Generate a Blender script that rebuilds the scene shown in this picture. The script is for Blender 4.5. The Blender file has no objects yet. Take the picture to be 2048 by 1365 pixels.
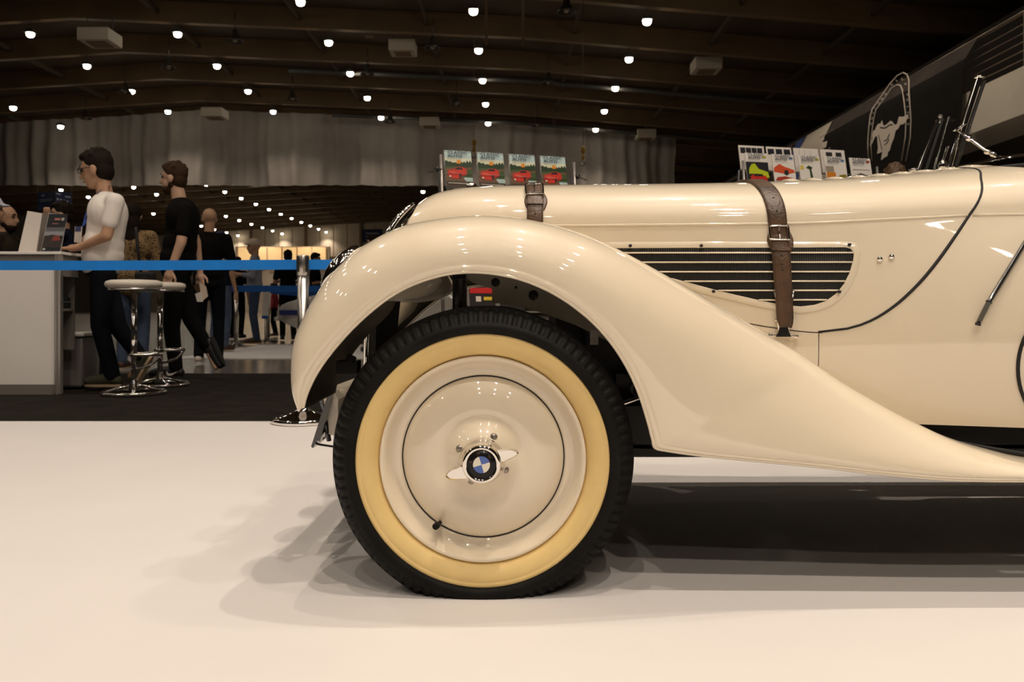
import bpy, bmesh, math, random
import numpy as np
from mathutils import Vector, Matrix, Quaternion

random.seed(7)
SC = bpy.context.scene
COL = SC.collection
PI = math.pi
# ------------------------------------------------------------------ camera, world, exposure
F = 1700.0            # focal length in pixels of the 2048 x 1365 frame
U0, V0 = 1024.0, 612.0  # principal point (a level camera with a little vertical shift)
CH = 0.66             # camera height
cam_d = bpy.data.cameras.new('camera')
cam = bpy.data.objects.new('camera', cam_d)
COL.objects.link(cam)
cam.location = (0, 0, CH)
cam.rotation_euler = (PI / 2, 0, 0)
cam_d.sensor_width = 36
cam_d.sensor_fit = 'HORIZONTAL'
cam_d.lens = F / 2048 * 36
cam_d.shift_y = -(682.5 - V0) / 2048
cam_d.clip_start = 0.05
cam_d.clip_end = 400
cam_d.dof.use_dof = True
cam_d.dof.focus_distance = 1.98
cam_d.dof.aperture_fstop = 9.0
SC.camera = cam
world = bpy.data.worlds.new('world')
SC.world = world
world.use_nodes = True
world.node_tree.nodes['Background'].inputs[0].default_value = (1.0, 0.80, 0.62, 1)
world.node_tree.nodes['Background'].inputs[1].default_value = 0.010
SC.view_settings.view_transform = 'Standard'
SC.view_settings.look = 'None'
SC.view_settings.gamma = 1
SC.view_settings.use_curve_mapping = False
SC.view_settings.exposure = 0.0
LAMP_W = 425.0       # power of one hall lamp
LAMP_COL = (1.0, 0.855, 0.72)


def P(u, v, y):
    """pixel (u, v) of the photograph at the distance y"""
    return Vector(((u - U0) / F * y, y, CH - (v - V0) / F * y))


# ------------------------------------------------------------------ materials
MATS = {}


def nodes_of(m):
    m.use_nodes = True
    return m.node_tree.nodes, m.node_tree.links


def mat(name, col, rough=0.5, metal=0.0, coat=0.0, noise=0.0, nscale=20.0, bump=0.0, bscale=200.0, spec=0.5,
        emit=None, estr=0.0, trans=0.0, alpha=1.0, coat_rough=0.03, sheen=0.0):
    if name in MATS:
        return MATS[name]
    m = bpy.data.materials.new(name)
    n, l = nodes_of(m)
    b = n['Principled BSDF']
    b.inputs['Base Color'].default_value = (*col, 1)
    b.inputs['Roughness'].default_value = rough
    b.inputs['Metallic'].default_value = metal
    b.inputs['Coat Weight'].default_value = coat
    b.inputs['Coat Roughness'].default_value = coat_rough
    b.inputs['Coat IOR'].default_value = 1.75
    b.inputs['Specular IOR Level'].default_value = spec
    b.inputs['Transmission Weight'].default_value = trans
    b.inputs['Alpha'].default_value = alpha
    b.inputs['Sheen Weight'].default_value = sheen
    if emit:
        b.inputs['Emission Color'].default_value = (*emit, 1)
        b.inputs['Emission Strength'].default_value = estr
    tc = n.new('ShaderNodeTexCoord')
    if noise > 0:
        t = n.new('ShaderNodeTexNoise')
        t.inputs['Scale'].default_value = nscale
        t.inputs['Detail'].default_value = 5
        l.new(tc.outputs['Object'], t.inputs['Vector'])
        r = n.new('ShaderNodeMapRange')
        r.inputs['From Min'].default_value = 0.3
        r.inputs['From Max'].default_value = 0.7
        r.inputs['To Min'].default_value = 1 - noise
        r.inputs['To Max'].default_value = 1 + noise
        l.new(t.outputs['Fac'], r.inputs['Value'])
        mx = n.new('ShaderNodeMix')
        mx.data_type = 'RGBA'
        mx.blend_type = 'MULTIPLY'
        mx.inputs['Factor'].default_value = 1
        mx.inputs['A'].default_value = (*col, 1)
        l.new(r.outputs['Result'], mx.inputs['B'])
        l.new(mx.outputs['Result'], b.inputs['Base Color'])
    if bump > 0:
        t2 = n.new('ShaderNodeTexNoise')
        t2.inputs['Scale'].default_value = bscale
        t2.inputs['Detail'].default_value = 3
        l.new(tc.outputs['Object'], t2.inputs['Vector'])
        bp = n.new('ShaderNodeBump')
        bp.inputs['Strength'].default_value = bump
        bp.inputs['Distance'].default_value = 0.01
        l.new(t2.outputs['Fac'], bp.inputs['Height'])
        l.new(bp.outputs['Normal'], b.inputs['Normal'])
    MATS[name] = m
    return m


def colour_print(name='colour_print', rough=0.35):
    """flat print: each face carries its own ink colour"""
    if name in MATS:
        return MATS[name]
    m = bpy.data.materials.new(name)
    n, l = nodes_of(m)
    b = n['Principled BSDF']
    a = n.new('ShaderNodeAttribute')
    a.attribute_name = 'ink'
    l.new(a.outputs['Color'], b.inputs['Base Color'])
    b.inputs['Roughness'].default_value = rough
    MATS[name] = m
    return m


def M(k):
    return MATS[k]


mat('cream_paint', (0.80, 0.70, 0.535), 0.35, coat=1.0, coat_rough=0.02, spec=0.3)
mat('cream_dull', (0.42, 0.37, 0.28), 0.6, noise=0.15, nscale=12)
mat('chrome', (0.85, 0.82, 0.78), 0.07, metal=1.0)
mat('steel', (0.55, 0.52, 0.48), 0.28, metal=1.0)
mat('dull_steel', (0.33, 0.30, 0.26), 0.4, metal=1.0, noise=0.2, nscale=60)
mat('black_rubber', (0.0065, 0.006, 0.0055), 0.6, noise=0.3, nscale=14, bump=0.08, bscale=400, spec=0.14)
mat('black_paint', (0.008, 0.008, 0.008), 0.2, coat=0.6)
mat('black_matt', (0.010, 0.009, 0.008), 0.7)
mat('dark_grease', (0.018, 0.016, 0.014), 0.55, noise=0.4, nscale=20)
mat('whitewall', (0.78, 0.57, 0.235), 0.55, noise=0.06, nscale=9)
mat('leather', (0.080, 0.042, 0.020), 0.42, noise=0.45, nscale=16, bump=0.25, bscale=120)
mat('leather_edge', (0.045, 0.024, 0.012), 0.6)
mat('leather_dark', (0.010, 0.006, 0.004), 0.8)
mat('emblem_black', (0.006, 0.005, 0.005), 0.4, coat=0.15, spec=0.2)
mat('emblem_blue', (0.03, 0.10, 0.42), 0.3, coat=0.6)
mat('emblem_white', (0.80, 0.74, 0.62), 0.3, coat=0.6)
mat('worn_gilt', (0.10, 0.045, 0.02), 0.4)
mat('grille_dark', (0.05, 0.048, 0.045), 0.4, metal=0.8)
def thin_glass(name, tint, gloss):
    """thin pane: mostly clear, a little mirror"""
    m = bpy.data.materials.new(name)
    n, l = nodes_of(m)
    n.remove(n['Principled BSDF'])
    tr, gl, mx = n.new('ShaderNodeBsdfTransparent'), n.new('ShaderNodeBsdfGlossy'), n.new('ShaderNodeMixShader')
    tr.inputs['Color'].default_value = (*tint, 1)
    gl.inputs['Roughness'].default_value = 0.02
    mx.inputs['Fac'].default_value = gloss
    l.new(tr.outputs[0], mx.inputs[1])
    l.new(gl.outputs[0], mx.inputs[2])
    l.new(mx.outputs[0], n['Material Output'].inputs['Surface'])
    MATS[name] = m


thin_glass('windscreen_glass', (0.95, 0.96, 0.94), 0.05)
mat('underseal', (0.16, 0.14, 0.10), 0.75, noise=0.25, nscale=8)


# ------------------------------------------------------------------ object helpers
def origin_of(o):
    v = Vector((0, 0, 0))
    while o is not None:
        v += o.location
        o = o.parent
    return v


def tag(o, label=None, cat=None, group=None, kind=None):
    if label:
        o['label'] = label
    if cat:
        o['category'] = cat
    if group:
        o['group'] = group
    if kind:
        o['kind'] = kind
    return o


def thing(name, loc, label, cat, group=None):
    o = bpy.data.objects.new(name, None)
    COL.objects.link(o)
    o.location = loc
    o.empty_display_size = 0.1
    return tag(o, label, cat, group)


def obj(name, geo, m, parent=None, smooth=True, label=None, loc=None, angle=None):
    """geo = (verts, faces) in world coordinates; loc gives a top-level mesh its own origin"""
    vs, fs = geo
    off = origin_of(parent) if parent is not None else Vector(loc or (0, 0, 0))
    me = bpy.data.meshes.new(name)
    me.from_pydata([(v[0] - off[0], v[1] - off[1], v[2] - off[2]) for v in vs], [], fs)
    me.update()
    ms = m if isinstance(m, (list, tuple)) else [m]
    for x in ms:
        me.materials.append(MATS[x] if isinstance(x, str) else x)
    if smooth:
        for p in me.polygons:
            p.use_smooth = True
        if angle:
            me.set_sharp_from_angle(angle=math.radians(angle))
    o = bpy.data.objects.new(name, me)
    COL.objects.link(o)
    if parent is not None:
        o.parent = parent
    else:
        o.location = off
    if label:
        o['label'] = label
    return o


def fix_normals(o):
    bm = bmesh.new()
    bm.from_mesh(o.data)
    bmesh.ops.recalc_face_normals(bm, faces=bm.faces)
    bm.to_mesh(o.data)
    bm.free()
    return o


def bevel(o, w, seg=2, angle=40):
    md = o.modifiers.new('bevel', 'BEVEL')
    md.width = w
    md.segments = seg
    md.limit_method = 'ANGLE'
    md.angle_limit = math.radians(angle)
    return o


def join(*geos):
    V, Fc = [], []
    for vs, fs in geos:
        k = len(V)
        V += [tuple(v) for v in vs]
        Fc += [tuple(i + k for i in f) for f in fs]
    return V, Fc


def box(c, s, rz=0.0):
    cx, cy, cz = c
    hx, hy, hz = s[0] / 2, s[1] / 2, s[2] / 2
    ca, sa = math.cos(rz), math.sin(rz)
    V = []
    for x, y, z in ((-1, -1, -1), (1, -1, -1), (1, 1, -1), (-1, 1, -1), (-1, -1, 1), (1, -1, 1), (1, 1, 1), (-1, 1, 1)):
        X, Y = x * hx, y * hy
        V.append((cx + X * ca - Y * sa, cy + X * sa + Y * ca, cz + z * hz))
    return V, [(0, 3, 2, 1), (4, 5, 6, 7), (0, 1, 5, 4), (1, 2, 6, 5), (2, 3, 7, 6), (3, 0, 4, 7)]


def box_mm(a, b):
    return box([(a[i] + b[i]) / 2 for i in range(3)], [abs(b[i] - a[i]) for i in range(3)])


def grid(rows, close_u=False, close_v=False):
    """rows: list of equal-length point lists"""
    n, k = len(rows), len(rows[0])
    V = [tuple(p) for r in rows for p in r]
    Fc = []
    for i in range(n if close_u else n - 1):
        for j in range(k if close_v else k - 1):
            a = i * k + j
            b = i * k + (j + 1) % k
            c = ((i + 1) % n) * k + (j + 1) % k
            d = ((i + 1) % n) * k + j
            Fc.append((a, b, c, d))
    return V, Fc


def frame_axes(d):
    d = Vector(d).normalized()
    a = Vector((0, 0, 1)) if abs(d.z) < 0.9 else Vector((1, 0, 0))
    x = d.cross(a).normalized()
    y = d.cross(x).normalized()
    return x, y


def lathe(prof, c, axis=(0, 1, 0), seg=48, cap=False):
    """prof: (radius, distance along the axis from c)"""
    d = Vector(axis).normalized()
    x, y = frame_axes(d)
    c = Vector(c)
    rows = []
    for r, h in prof:
        rows.append([c + d * h + (x * math.cos(2 * PI * k / seg) + y * math.sin(2 * PI * k / seg)) * r for k in range(seg)])
    V, Fc = grid(rows, close_v=True)
    if cap:
        Fc.append(tuple(range(seg)))
        Fc.append(tuple(len(V) - 1 - i for i in range(seg)))
    return V, Fc


def tube(pts, rad, seg=8, closed=False, cap=True):
    pts = [Vector(p) for p in pts]
    n = len(pts)
    rads = rad if isinstance(rad, (list, tuple)) else [rad] * n
    rows = []
    prev = None
    for i, p in enumerate(pts):
        if closed:
            d = pts[(i + 1) % n] - pts[i - 1]
        else:
            d = pts[min(i + 1, n - 1)] - pts[max(i - 1, 0)]
        if d.length < 1e-9:
            d = Vector((0, 0, 1))
        d.normalize()
        if prev is None:
            x, y = frame_axes(d)
        else:
            x = (prev - d * prev.dot(d))
            x = x.normalized() if x.length > 1e-6 else frame_axes(d)[0]
            y = d.cross(x)
        prev = x
        rows.append([p + (x * math.cos(2 * PI * k / seg) + y * math.sin(2 * PI * k / seg)) * rads[i] for k in range(seg)])
    V, Fc = grid(rows, close_u=closed, close_v=True)
    if cap and not closed:
        Fc.append(tuple(reversed(range(seg))))
        Fc.append(tuple(len(V) - seg + i for i in range(seg)))
    return V, Fc


def prism(front, back):
    """two matching outlines joined into a closed solid"""
    n = len(front)
    V = [tuple(p) for p in front] + [tuple(p) for p in back]
    Fc = [tuple(range(n)), tuple(reversed(range(n, 2 * n)))]
    for i in range(n):
        j = (i + 1) % n
        Fc.append((i, i + n, j + n, j))
    return V, Fc


def ball(c, r, seg=16, rings=10, rot=None):
    rx, ry, rz = (r, r, r) if isinstance(r, (int, float)) else r
    c = Vector(c)
    V, Fc = [], []
    for i in range(rings + 1):
        t = PI * i / rings
        for k in range(seg):
            a = 2 * PI * k / seg
            p = Vector((rx * math.sin(t) * math.cos(a), ry * math.sin(t) * math.sin(a), rz * math.cos(t)))
            if rot is not None:
                p = rot @ p
            V.append(tuple(c + p))
    for i in range(rings):
        for k in range(seg):
            a, b = i * seg + k, i * seg + (k + 1) % seg
            Fc.append((a, a + seg, b + seg, b))
    return V, Fc


def catmull(pts, sub, closed=False):
    A = [np.array(p, float) for p in pts]
    n = len(A)
    out = []
    for i in range(n if closed else n - 1):
        if closed:
            p0, p1, p2, p3 = A[i - 1], A[i], A[(i + 1) % n], A[(i + 2) % n]
        else:
            p1, p2 = A[i], A[i + 1]
            p0 = A[i - 1] if i > 0 else 2 * p1 - p2
            p3 = A[i + 2] if i + 2 < n else 2 * p2 - p1
        for k in range(sub):
            t = k / sub
            out.append(0.5 * (2 * p1 + (p2 - p0) * t + (2 * p0 - 5 * p1 + 4 * p2 - p3) * t * t + (3 * p1 - p0 - 3 * p2 + p3) * t ** 3))
    if not closed:
        out.append(A[-1])
    return out


def curve_fn(table):
    """smooth monotone-ish interpolation of (x, y) pairs"""
    xs = [float(a) for a, b in table]
    ys = [float(b) for a, b in table]
    n = len(xs)
    d = [(ys[i + 1] - ys[i]) / (xs[i + 1] - xs[i]) for i in range(n - 1)]
    m = [d[0]] + [0 if d[i - 1] * d[i] <= 0 else 2 * d[i - 1] * d[i] / (d[i - 1] + d[i]) for i in range(1, n - 1)] + [d[-1]]

    def f(x):
        if x <= xs[0]:
            return ys[0]
        if x >= xs[-1]:
            return ys[-1]
        i = 0
        while x > xs[i + 1]:
            i += 1
        h = xs[i + 1] - xs[i]
        t = (x - xs[i]) / h
        return ((1 + 2 * t) * (1 - t) ** 2 * ys[i] + t * (1 - t) ** 2 * h * m[i] + t * t * (3 - 2 * t) * ys[i + 1] + t * t * (t - 1) * h * m[i + 1])
    return f


def text_geo(s, size, to_world, align='CENTER', spacing=1.0, bold=0.0):
    """lettering as flat mesh; to_world maps (x, y) in metres to a point"""
    cu = bpy.data.curves.new('lettering', 'FONT')
    cu.body = s
    cu.size = size
    cu.align_x = align
    cu.align_y = 'CENTER'
    cu.space_character = spacing
    cu.resolution_u = 2
    cu.offset = bold * size
    o = bpy.data.objects.new('lettering', cu)
    COL.objects.link(o)
    dg = bpy.context.evaluated_depsgraph_get()
    me = bpy.data.meshes.new_from_object(o.evaluated_get(dg))
    V = [tuple(to_world(v.co.x, v.co.y)) for v in me.vertices]
    Fc = [tuple(p.vertices) for p in me.polygons]
    bpy.data.objects.remove(o)
    bpy.data.curves.remove(cu)
    bpy.data.meshes.remove(me)
    return V, Fc


def printed(name, shapes, to_world, parent, step=0.0006, m='colour_print'):
    """flat print of coloured outlines, each a hair above the one before"""
    colour_print()
    V, Fc, cols = [], [], []
    for i, (c, pts) in enumerate(shapes):
        k = len(V)
        V += [tuple(to_world(x, y, i * step)) for x, y in pts]
        Fc.append(tuple(range(k, k + len(pts))))
        cols.append(c)
    o = obj(name, (V, Fc), m, parent, smooth=False)
    at = o.data.color_attributes.new('ink', 'FLOAT_COLOR', 'CORNER')
    for p in o.data.polygons:
        for li in p.loop_indices:
            at.data[li].color = (*cols[p.index], 1)
    return o


def copy_tree(o, loc=None, parent=None, label=None):
    c = o.copy()
    COL.objects.link(c)
    if parent is not None:
        c.parent = parent
    if loc is not None:
        c.location = loc
    if label:
        c['label'] = label
    for ch in list(o.children):
        copy_tree(ch, None, c)
    return c
# ------------------------------------------------------------------ the hall: floor, carpet, roof, lamps
mat('hall_floor', (0.10, 0.085, 0.07), 0.22, noise=0.12, nscale=0.6, spec=0.4)
mat('white_carpet', (0.66, 0.632, 0.61), 0.95, noise=0.03, nscale=1.3, bump=0.12, bscale=900, spec=0.1)
mat('dark_carpet', (0.016, 0.013, 0.011), 0.95, noise=0.25, nscale=6, bump=0.2, bscale=500, spec=0.08)
mat('roof_dark', (0.065, 0.041, 0.022), 0.8, noise=0.25, nscale=0.4)
mat('beam_steel', (0.17, 0.105, 0.05), 0.6, noise=0.2, nscale=0.5)
mat('lamp_glow', (1, 1, 1), 0.5, emit=(1.0, 0.9, 0.72), estr=40.0)
mat('lamp_housing', (0.05, 0.045, 0.04), 0.5)
mat('lamp_bell', (0.06, 0.05, 0.04), 0.35, metal=0.6)
mat('air_unit', (0.50, 0.43, 0.34), 0.6)
mat('curtain_grey', (0.34, 0.30, 0.265), 0.9, noise=0.12, nscale=0.7)
mat('panel_wall', (0.50, 0.41, 0.30), 0.7, noise=0.12, nscale=0.5)
mat('wall_dark', (0.045, 0.034, 0.026), 0.8, noise=0.2, nscale=0.5)
mat('slab_white', (0.72, 0.64, 0.52), 0.8, noise=0.05, nscale=1)
mat('rail_steel', (0.20, 0.16, 0.12), 0.4, metal=0.8)

tag(obj('floor', box_mm((-45, -16, -0.10), (20, 112, -0.012)), 'hall_floor', smooth=False), kind='structure')
tag(obj('floor', box_mm((-9, -6, -0.012), (9, 4.857, 0.0)), 'white_carpet', smooth=False), kind='structure')
tag(obj('floor', box_mm((-14, 4.857, -0.012), (9, 8.3, -0.0005)), 'dark_carpet', smooth=False), kind='structure')
tag(obj('floor', box_mm((-4.25, 10.7, -0.012), (7, 14.6, 0.0)), 'white_carpet', smooth=False), kind='structure')

BEAM_Z = curve_fn([(-60, 8.0), (-40, 9.15), (-15.6, 10.80), (-15.4, 10.80), (0.2, 10.12), (0.6, 10.08), (13.6, 8.98), (22, 8.3)])


def beam_z(x):
    pts = [(-60, 8.0), (-15.5, 10.79), (0.39, 10.10), (13.6, 8.98), (22, 8.3)]
    for (a, za), (b, zb) in zip(pts, pts[1:]):
        if a <= x <= b:
            return za + (zb - za) * (x - a) / (b - a)
    return 8.0


RX = [-45, -15.5, 0.39, 13.6, 20]
roof_rows = [[(x, y, beam_z(x) + 0.75) for y in (-16, 112)] for x in RX]
roof_top = [[(x, y, beam_z(x) + 1.0) for y in (-16, 112)] for x in RX]
g1 = grid(roof_rows)
g2 = grid(roof_top)
ceiling = tag(obj('ceiling', join(g1, g2), 'roof_dark', smooth=False), kind='structure')
proto_beam = None
for k in range(-3, 19):
    y = 30.0 + 4.0 * k
    if proto_beam is None:
        geos = []
        for (a, b) in zip(RX, RX[1:]):
            za, zb = beam_z(a), beam_z(b)
            for (w, h0, h1) in ((0.26, 0.0, 0.035), (0.05, 0.035, 0.72), (0.26, 0.70, 0.74)):
                V = []
                for x, z in ((a, za), (b, zb)):
                    V += [(x, -w / 2, z + h0), (x, w / 2, z + h0), (x, w / 2, z + h1), (x, -w / 2, z + h1)]
                geos.append((V, [(0, 1, 5, 4), (1, 2, 6, 5), (2, 3, 7, 6), (3, 0, 4, 7), (0, 3, 2, 1), (4, 5, 6, 7)]))
        proto_beam = obj('beam', join(*geos), 'beam_steel', ceiling, smooth=False)
        b = proto_beam
    else:
        b = proto_beam.copy()
        COL.objects.link(b)
    b.location = (0, y, 0)
# purlins and conduits running down the hall under the roof
for x in (-32, -26, -20, -12.5, -7.5, -3, 2.2, 7, 11):
    z = beam_z(x) + 0.30
    obj('purlin', box_mm((x - 0.05, -10, z), (x + 0.05, 108, z + 0.16)), 'roof_dark', ceiling, smooth=False)
for y, z0 in ((34.3, -0.35), (42.5, -0.30), (50.2, -0.30)):
    pts = [(x, y, beam_z(x) + z0) for x in (-9, 0.39, 13.6, 18)]
    obj('conduit', tube(pts, 0.10, 8), 'lamp_housing', ceiling)

# ceiling lamps
LX = [(-32.9, 9.1), (-27.6, 9.3), (-22.3, 9.5), (-17.0, 10.24), (-11.8, 10.24), (-6.47, 9.94), (-1.18, 9.66), (4.13, 9.35)]


def make_lamp(loc):
    t = thing('ceiling_lamp', loc, 'small lit ceiling lamp hanging under the dark roof beams', 'lamp', 'lit ceiling lamps in rows under the roof')
    x, y, z = loc
    obj('housing', join(box((x, y, z + 0.10), (0.30, 0.30, 0.10)), box((x, y, z + 0.17), (0.20, 0.20, 0.05))), 'lamp_housing', t, smooth=False)
    obj('diffuser', lathe([(0.135, 0.05), (0.13, -0.03), (0.10, -0.075), (0.05, -0.098), (0.0, -0.10)], (x, y, z), (0, 0, 1), 16), 'lamp_glow', t)
    obj('hanger', tube([(x, y, z + 0.14), (x, y, z + 0.60)], 0.012, 6), 'lamp_housing', t)
    ld = bpy.data.lights.new('bulb', 'SPOT')
    ld.energy = LAMP_W
    ld.color = LAMP_COL
    ld.spot_size = math.radians(124)
    ld.spot_blend = 1.0
    ld.shadow_soft_size = 0.06
    lo = bpy.data.objects.new('bulb', ld)
    COL.objects.link(lo)
    lo.parent = t
    lo.location = (0, 0, -0.20)
    return t


lamp0 = make_lamp((LX[6][0], 30.0, LX[6][1]))
STRONG = [ch for ch in lamp0.children if ch.type == 'LIGHT'][0].data.copy()
STRONG.energy = LAMP_W * 1.75
for k in range(-11, 19):
    y = 30.0 + 4.0 * k
    for i, (x, z) in enumerate(LX):
        if k == 0 and i == 6:
            continue
        if y > 22 and abs(x) / y > 0.64:
            continue
        if y > 50 and x > -20:
            continue
        if y <= 22 and (x < -20 or (8 < y and x > -8) or y < 5 or (y < 8 and x > -3)):
            continue
        copy_tree(lamp0, (x, y, z))
for y in (-10, -6.5, -3, 0.5, 4):        # the rows over the stand itself
    for x, z in ((-1.18, 9.66), (1.47, 9.5), (4.13, 9.35)):
        c = copy_tree(lamp0, (x, y, z))
        if x == 1.47:                    # the brighter middle row over the stand
            for ch in c.children:
                if ch.type == 'LIGHT':
                    ch.data = STRONG
for y in (-6.5, -3, 0.5):  # unseen lamps added to brighten the counter and the man in white
    for x in (-9.0, -14.0):
        copy_tree(lamp0, (x, y, 9.94))
for y in (14, 18, 22):  # extra lamps out of view, added to light the gallery edge and banner
    copy_tree(lamp0, (6.2, y, 9.2))
copy_tree(lamp0, P(846, 384, 60))

# far wall with its standing panels
wall_back = tag(obj('wall_back', box_mm((-45, 103, 0), (20, 103.3, 11.5)), 'panel_wall', smooth=False), kind='structure')
pan = None
for i in range(36):
    x = -44 + 1.66 * i
    if pan is None:
        pan = obj('wall_panel', box_mm((-0.78, 102.86, 7.2), (0.78, 103.0, 11.2)), 'panel_wall', wall_back, smooth=False)
        c = pan
    else:
        c = pan.copy()
        COL.objects.link(c)
    c.location = (x, 0, -0.6)
for i in range(9):
    x = -44 + 6.64 * i - 0.83
    obj('wall_post', box_mm((x - 0.14, 102.5, 0), (x + 0.14, 102.84, 10.8)), 'beam_steel', wall_back, smooth=False)
obj('girt', box_mm((-45, 102.6, 6.35), (14, 102.84, 6.6)), 'beam_steel', wall_back, smooth=False)
obj('girt', box_mm((-45, 102.6, 2.4), (14, 102.84, 2.6)), 'beam_steel', wall_back, smooth=False)
tag(obj('wall_left', box_mm((-45.3, -16, 0), (-45, 103, 10.5)), 'wall_dark', smooth=False), kind='structure')
tag(obj('wall_right', box_mm((19.7, -16, 0), (20, 103, 10.5)), 'wall_dark', smooth=False), kind='structure')
# lit stand fascias at the far wall
mat('lit_poster', (0.6, 0.45, 0.25), 0.6, emit=(1.0, 0.60, 0.24), estr=0.75, noise=0.4, nscale=0.35)
mat('pale_stand', (0.55, 0.44, 0.33), 0.7, noise=0.3, nscale=0.4)
for i in range(6):
    x0 = -30.6 + 1.66 * i
    o = obj('lit_sign', box_mm((x0, 95.0, 4.9 + 0.25 * (i % 2)), (x0 + 1.45, 95.15, 7.2)), 'lit_poster', loc=(x0, 95, 4.9), smooth=False)
    tag(o, ['leftmost warm glowing panel, beside the man in black', 'second glowing panel from the left at the far wall', 'third glowing panel from the left, beside the beige cap', 'fourth glowing panel from the left, right of the beige cap', 'fifth glowing panel from the left at the far wall', 'rightmost glowing panel, left of the near belt post'][i], 'sign', 'backlit panels along the far wall')
tag(obj('stand_wall', box_mm((-31, 95.16, 0), (-20.4, 95.5, 7.3)), 'pale_stand', loc=(-25, 95.3, 0), smooth=False), 'tall pale exhibition stand wall carrying the glowing panels', 'partition')
tag(obj('stand_wall', box_mm((-20.3, 95.2, 0), (-10, 95.5, 4.4)), 'pale_stand', loc=(-15, 95.3, 0), smooth=False), 'low pale exhibition stand wall right of the glowing panels', 'partition')

# hanging curtain across the hall
cr = []
nx = 420
for i in range(nx + 1):
    x = -34 + 42.5 * i / nx
    fold = 0.10 * math.sin(x * 5.1 + 0.7 * math.sin(x * 1.3)) + 0.07 * math.sin(x * 9.7 + 1.9 * math.sin(x * 0.9)) + 0.16 * math.sin(x * 0.83)
    row = []
    zt = beam_z(x) + 0.1
    for j in range(9):
        s = j / 8
        z = 6.93 + (zt - 6.93) * s
        amp = 1.0 - 0.35 * s
        row.append((x + 0.05 * math.sin(z * 2 + x), 44.3 + fold * amp + 0.10 * (1 - s) * math.sin(x * 2.7), z))
    cr.append(row)
o = obj('stage_curtain', grid(cr), 'curtain_grey', loc=(-12, 44.3, 6.93))
tag(o, 'wide grey pleated curtain hanging from the roof across the hall', 'curtain')

# ventilation units and unlit bell lamps under the roof
def air_unit(u, v, y, w=1.15, h=0.42, lab=''):
    c = P(u, v, y)
    t = thing('air_unit', (c.x, c.y, c.z - h / 2), lab, 'air conditioner', 'box shaped air units under the roof')
    o = obj('casing', box(c, (w, w, h)), 'air_unit', t, smooth=False)
    bevel(o, 0.03)
    obj('grille_plate', box((c.x, c.y, c.z - h / 2 - 0.012), (w * 0.62, w * 0.62, 0.03)), 'beam_steel', t, smooth=False)
    for s in (-1, 1):
        obj('hanger', tube([(c.x + s * w * 0.4, c.y, c.z + h / 2), (c.x + s * w * 0.4, c.y, c.z + h / 2 + 0.55)], 0.015, 6), 'lamp_housing', t)
    return t


for i, (u, v, y, w, lab) in enumerate([
        (200, 76, 28.6, 1.05, 'pale square air unit high above the man in white, leftmost one'),
        (806, 96, 31.6, 0.95, 'pale boxy air unit above the front magazine rack, the larger nearer one'),
        (1412, 132, 31.5, 1.0, 'pale boxy air unit on the dark roof slope right of the last lamp row'),
        (860, 246, 44.0 - 1.5, 0.95, 'small boxy air unit just over the curtain top, left of the magazine rack'),
        (1291, 270, 44.0 - 1.2, 0.95, 'small boxy air unit low on the roof right of the curtain'),
        (430, 228, 40.2, 1.0, 'reddish lit small air unit above the bearded man'),
        (740, 62, 33.0, 0.6, 'smallest pale duct box beside the larger boxy air unit')]):
    air_unit(u, v, y, w, lab=lab)
bell0 = None
bi = 0
BELLS = ['high above the bearded man', 'above and right of the man in white', 'low over the curtain left of the fender', 'left of the large air unit', 'beside the large air unit at the top', 'low over the left end of the front rack', 'over the middle of the front rack', 'cut by the top edge over the bonnet', 'over the man in white near the curtain', 'left of the small reddish air unit', 'lowest one over the front rack', 'beside the small air unit over the curtain']
for (u, v, y) in [(470, 84, 27.7), (337, 138, 31.5), (585, 200, 35.6), (735, 150, 31.6), (865, 98, 27.6), (913, 210, 35.7), (1097, 168, 31.7), (1133, 25, 23.8), (172, 238, 39.7), (250, 186, 35.5), (1075, 252, 39.5), (780, 245, 39.7)]:
    c = P(u, v, y)
    lab = 'unlit dark bell shaped ceiling lamp, ' + BELLS[bi]
    bi += 1
    if bell0 is None:
        t = thing('bell_lamp', c, lab, 'lamp', 'unlit bell lamps under the roof')
        obj('shade', lathe([(0.05, 0.42), (0.09, 0.38), (0.11, 0.22), (0.20, 0.10), (0.28, 0.0), (0.27, 0.0), (0.18, 0.10), (0.09, 0.22)], c, (0, 0, 1), 20), 'lamp_bell', t)
        obj('bulb', ball((c.x, c.y, c.z + 0.08), 0.09, 10, 8), 'air_unit', t)
        obj('stem', tube([(c.x, c.y, c.z + 0.40), (c.x, c.y, c.z + 1.0)], 0.02, 6), 'lamp_bell', t)
        bell0 = t
    else:
        copy_tree(bell0, c, label=lab)
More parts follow.
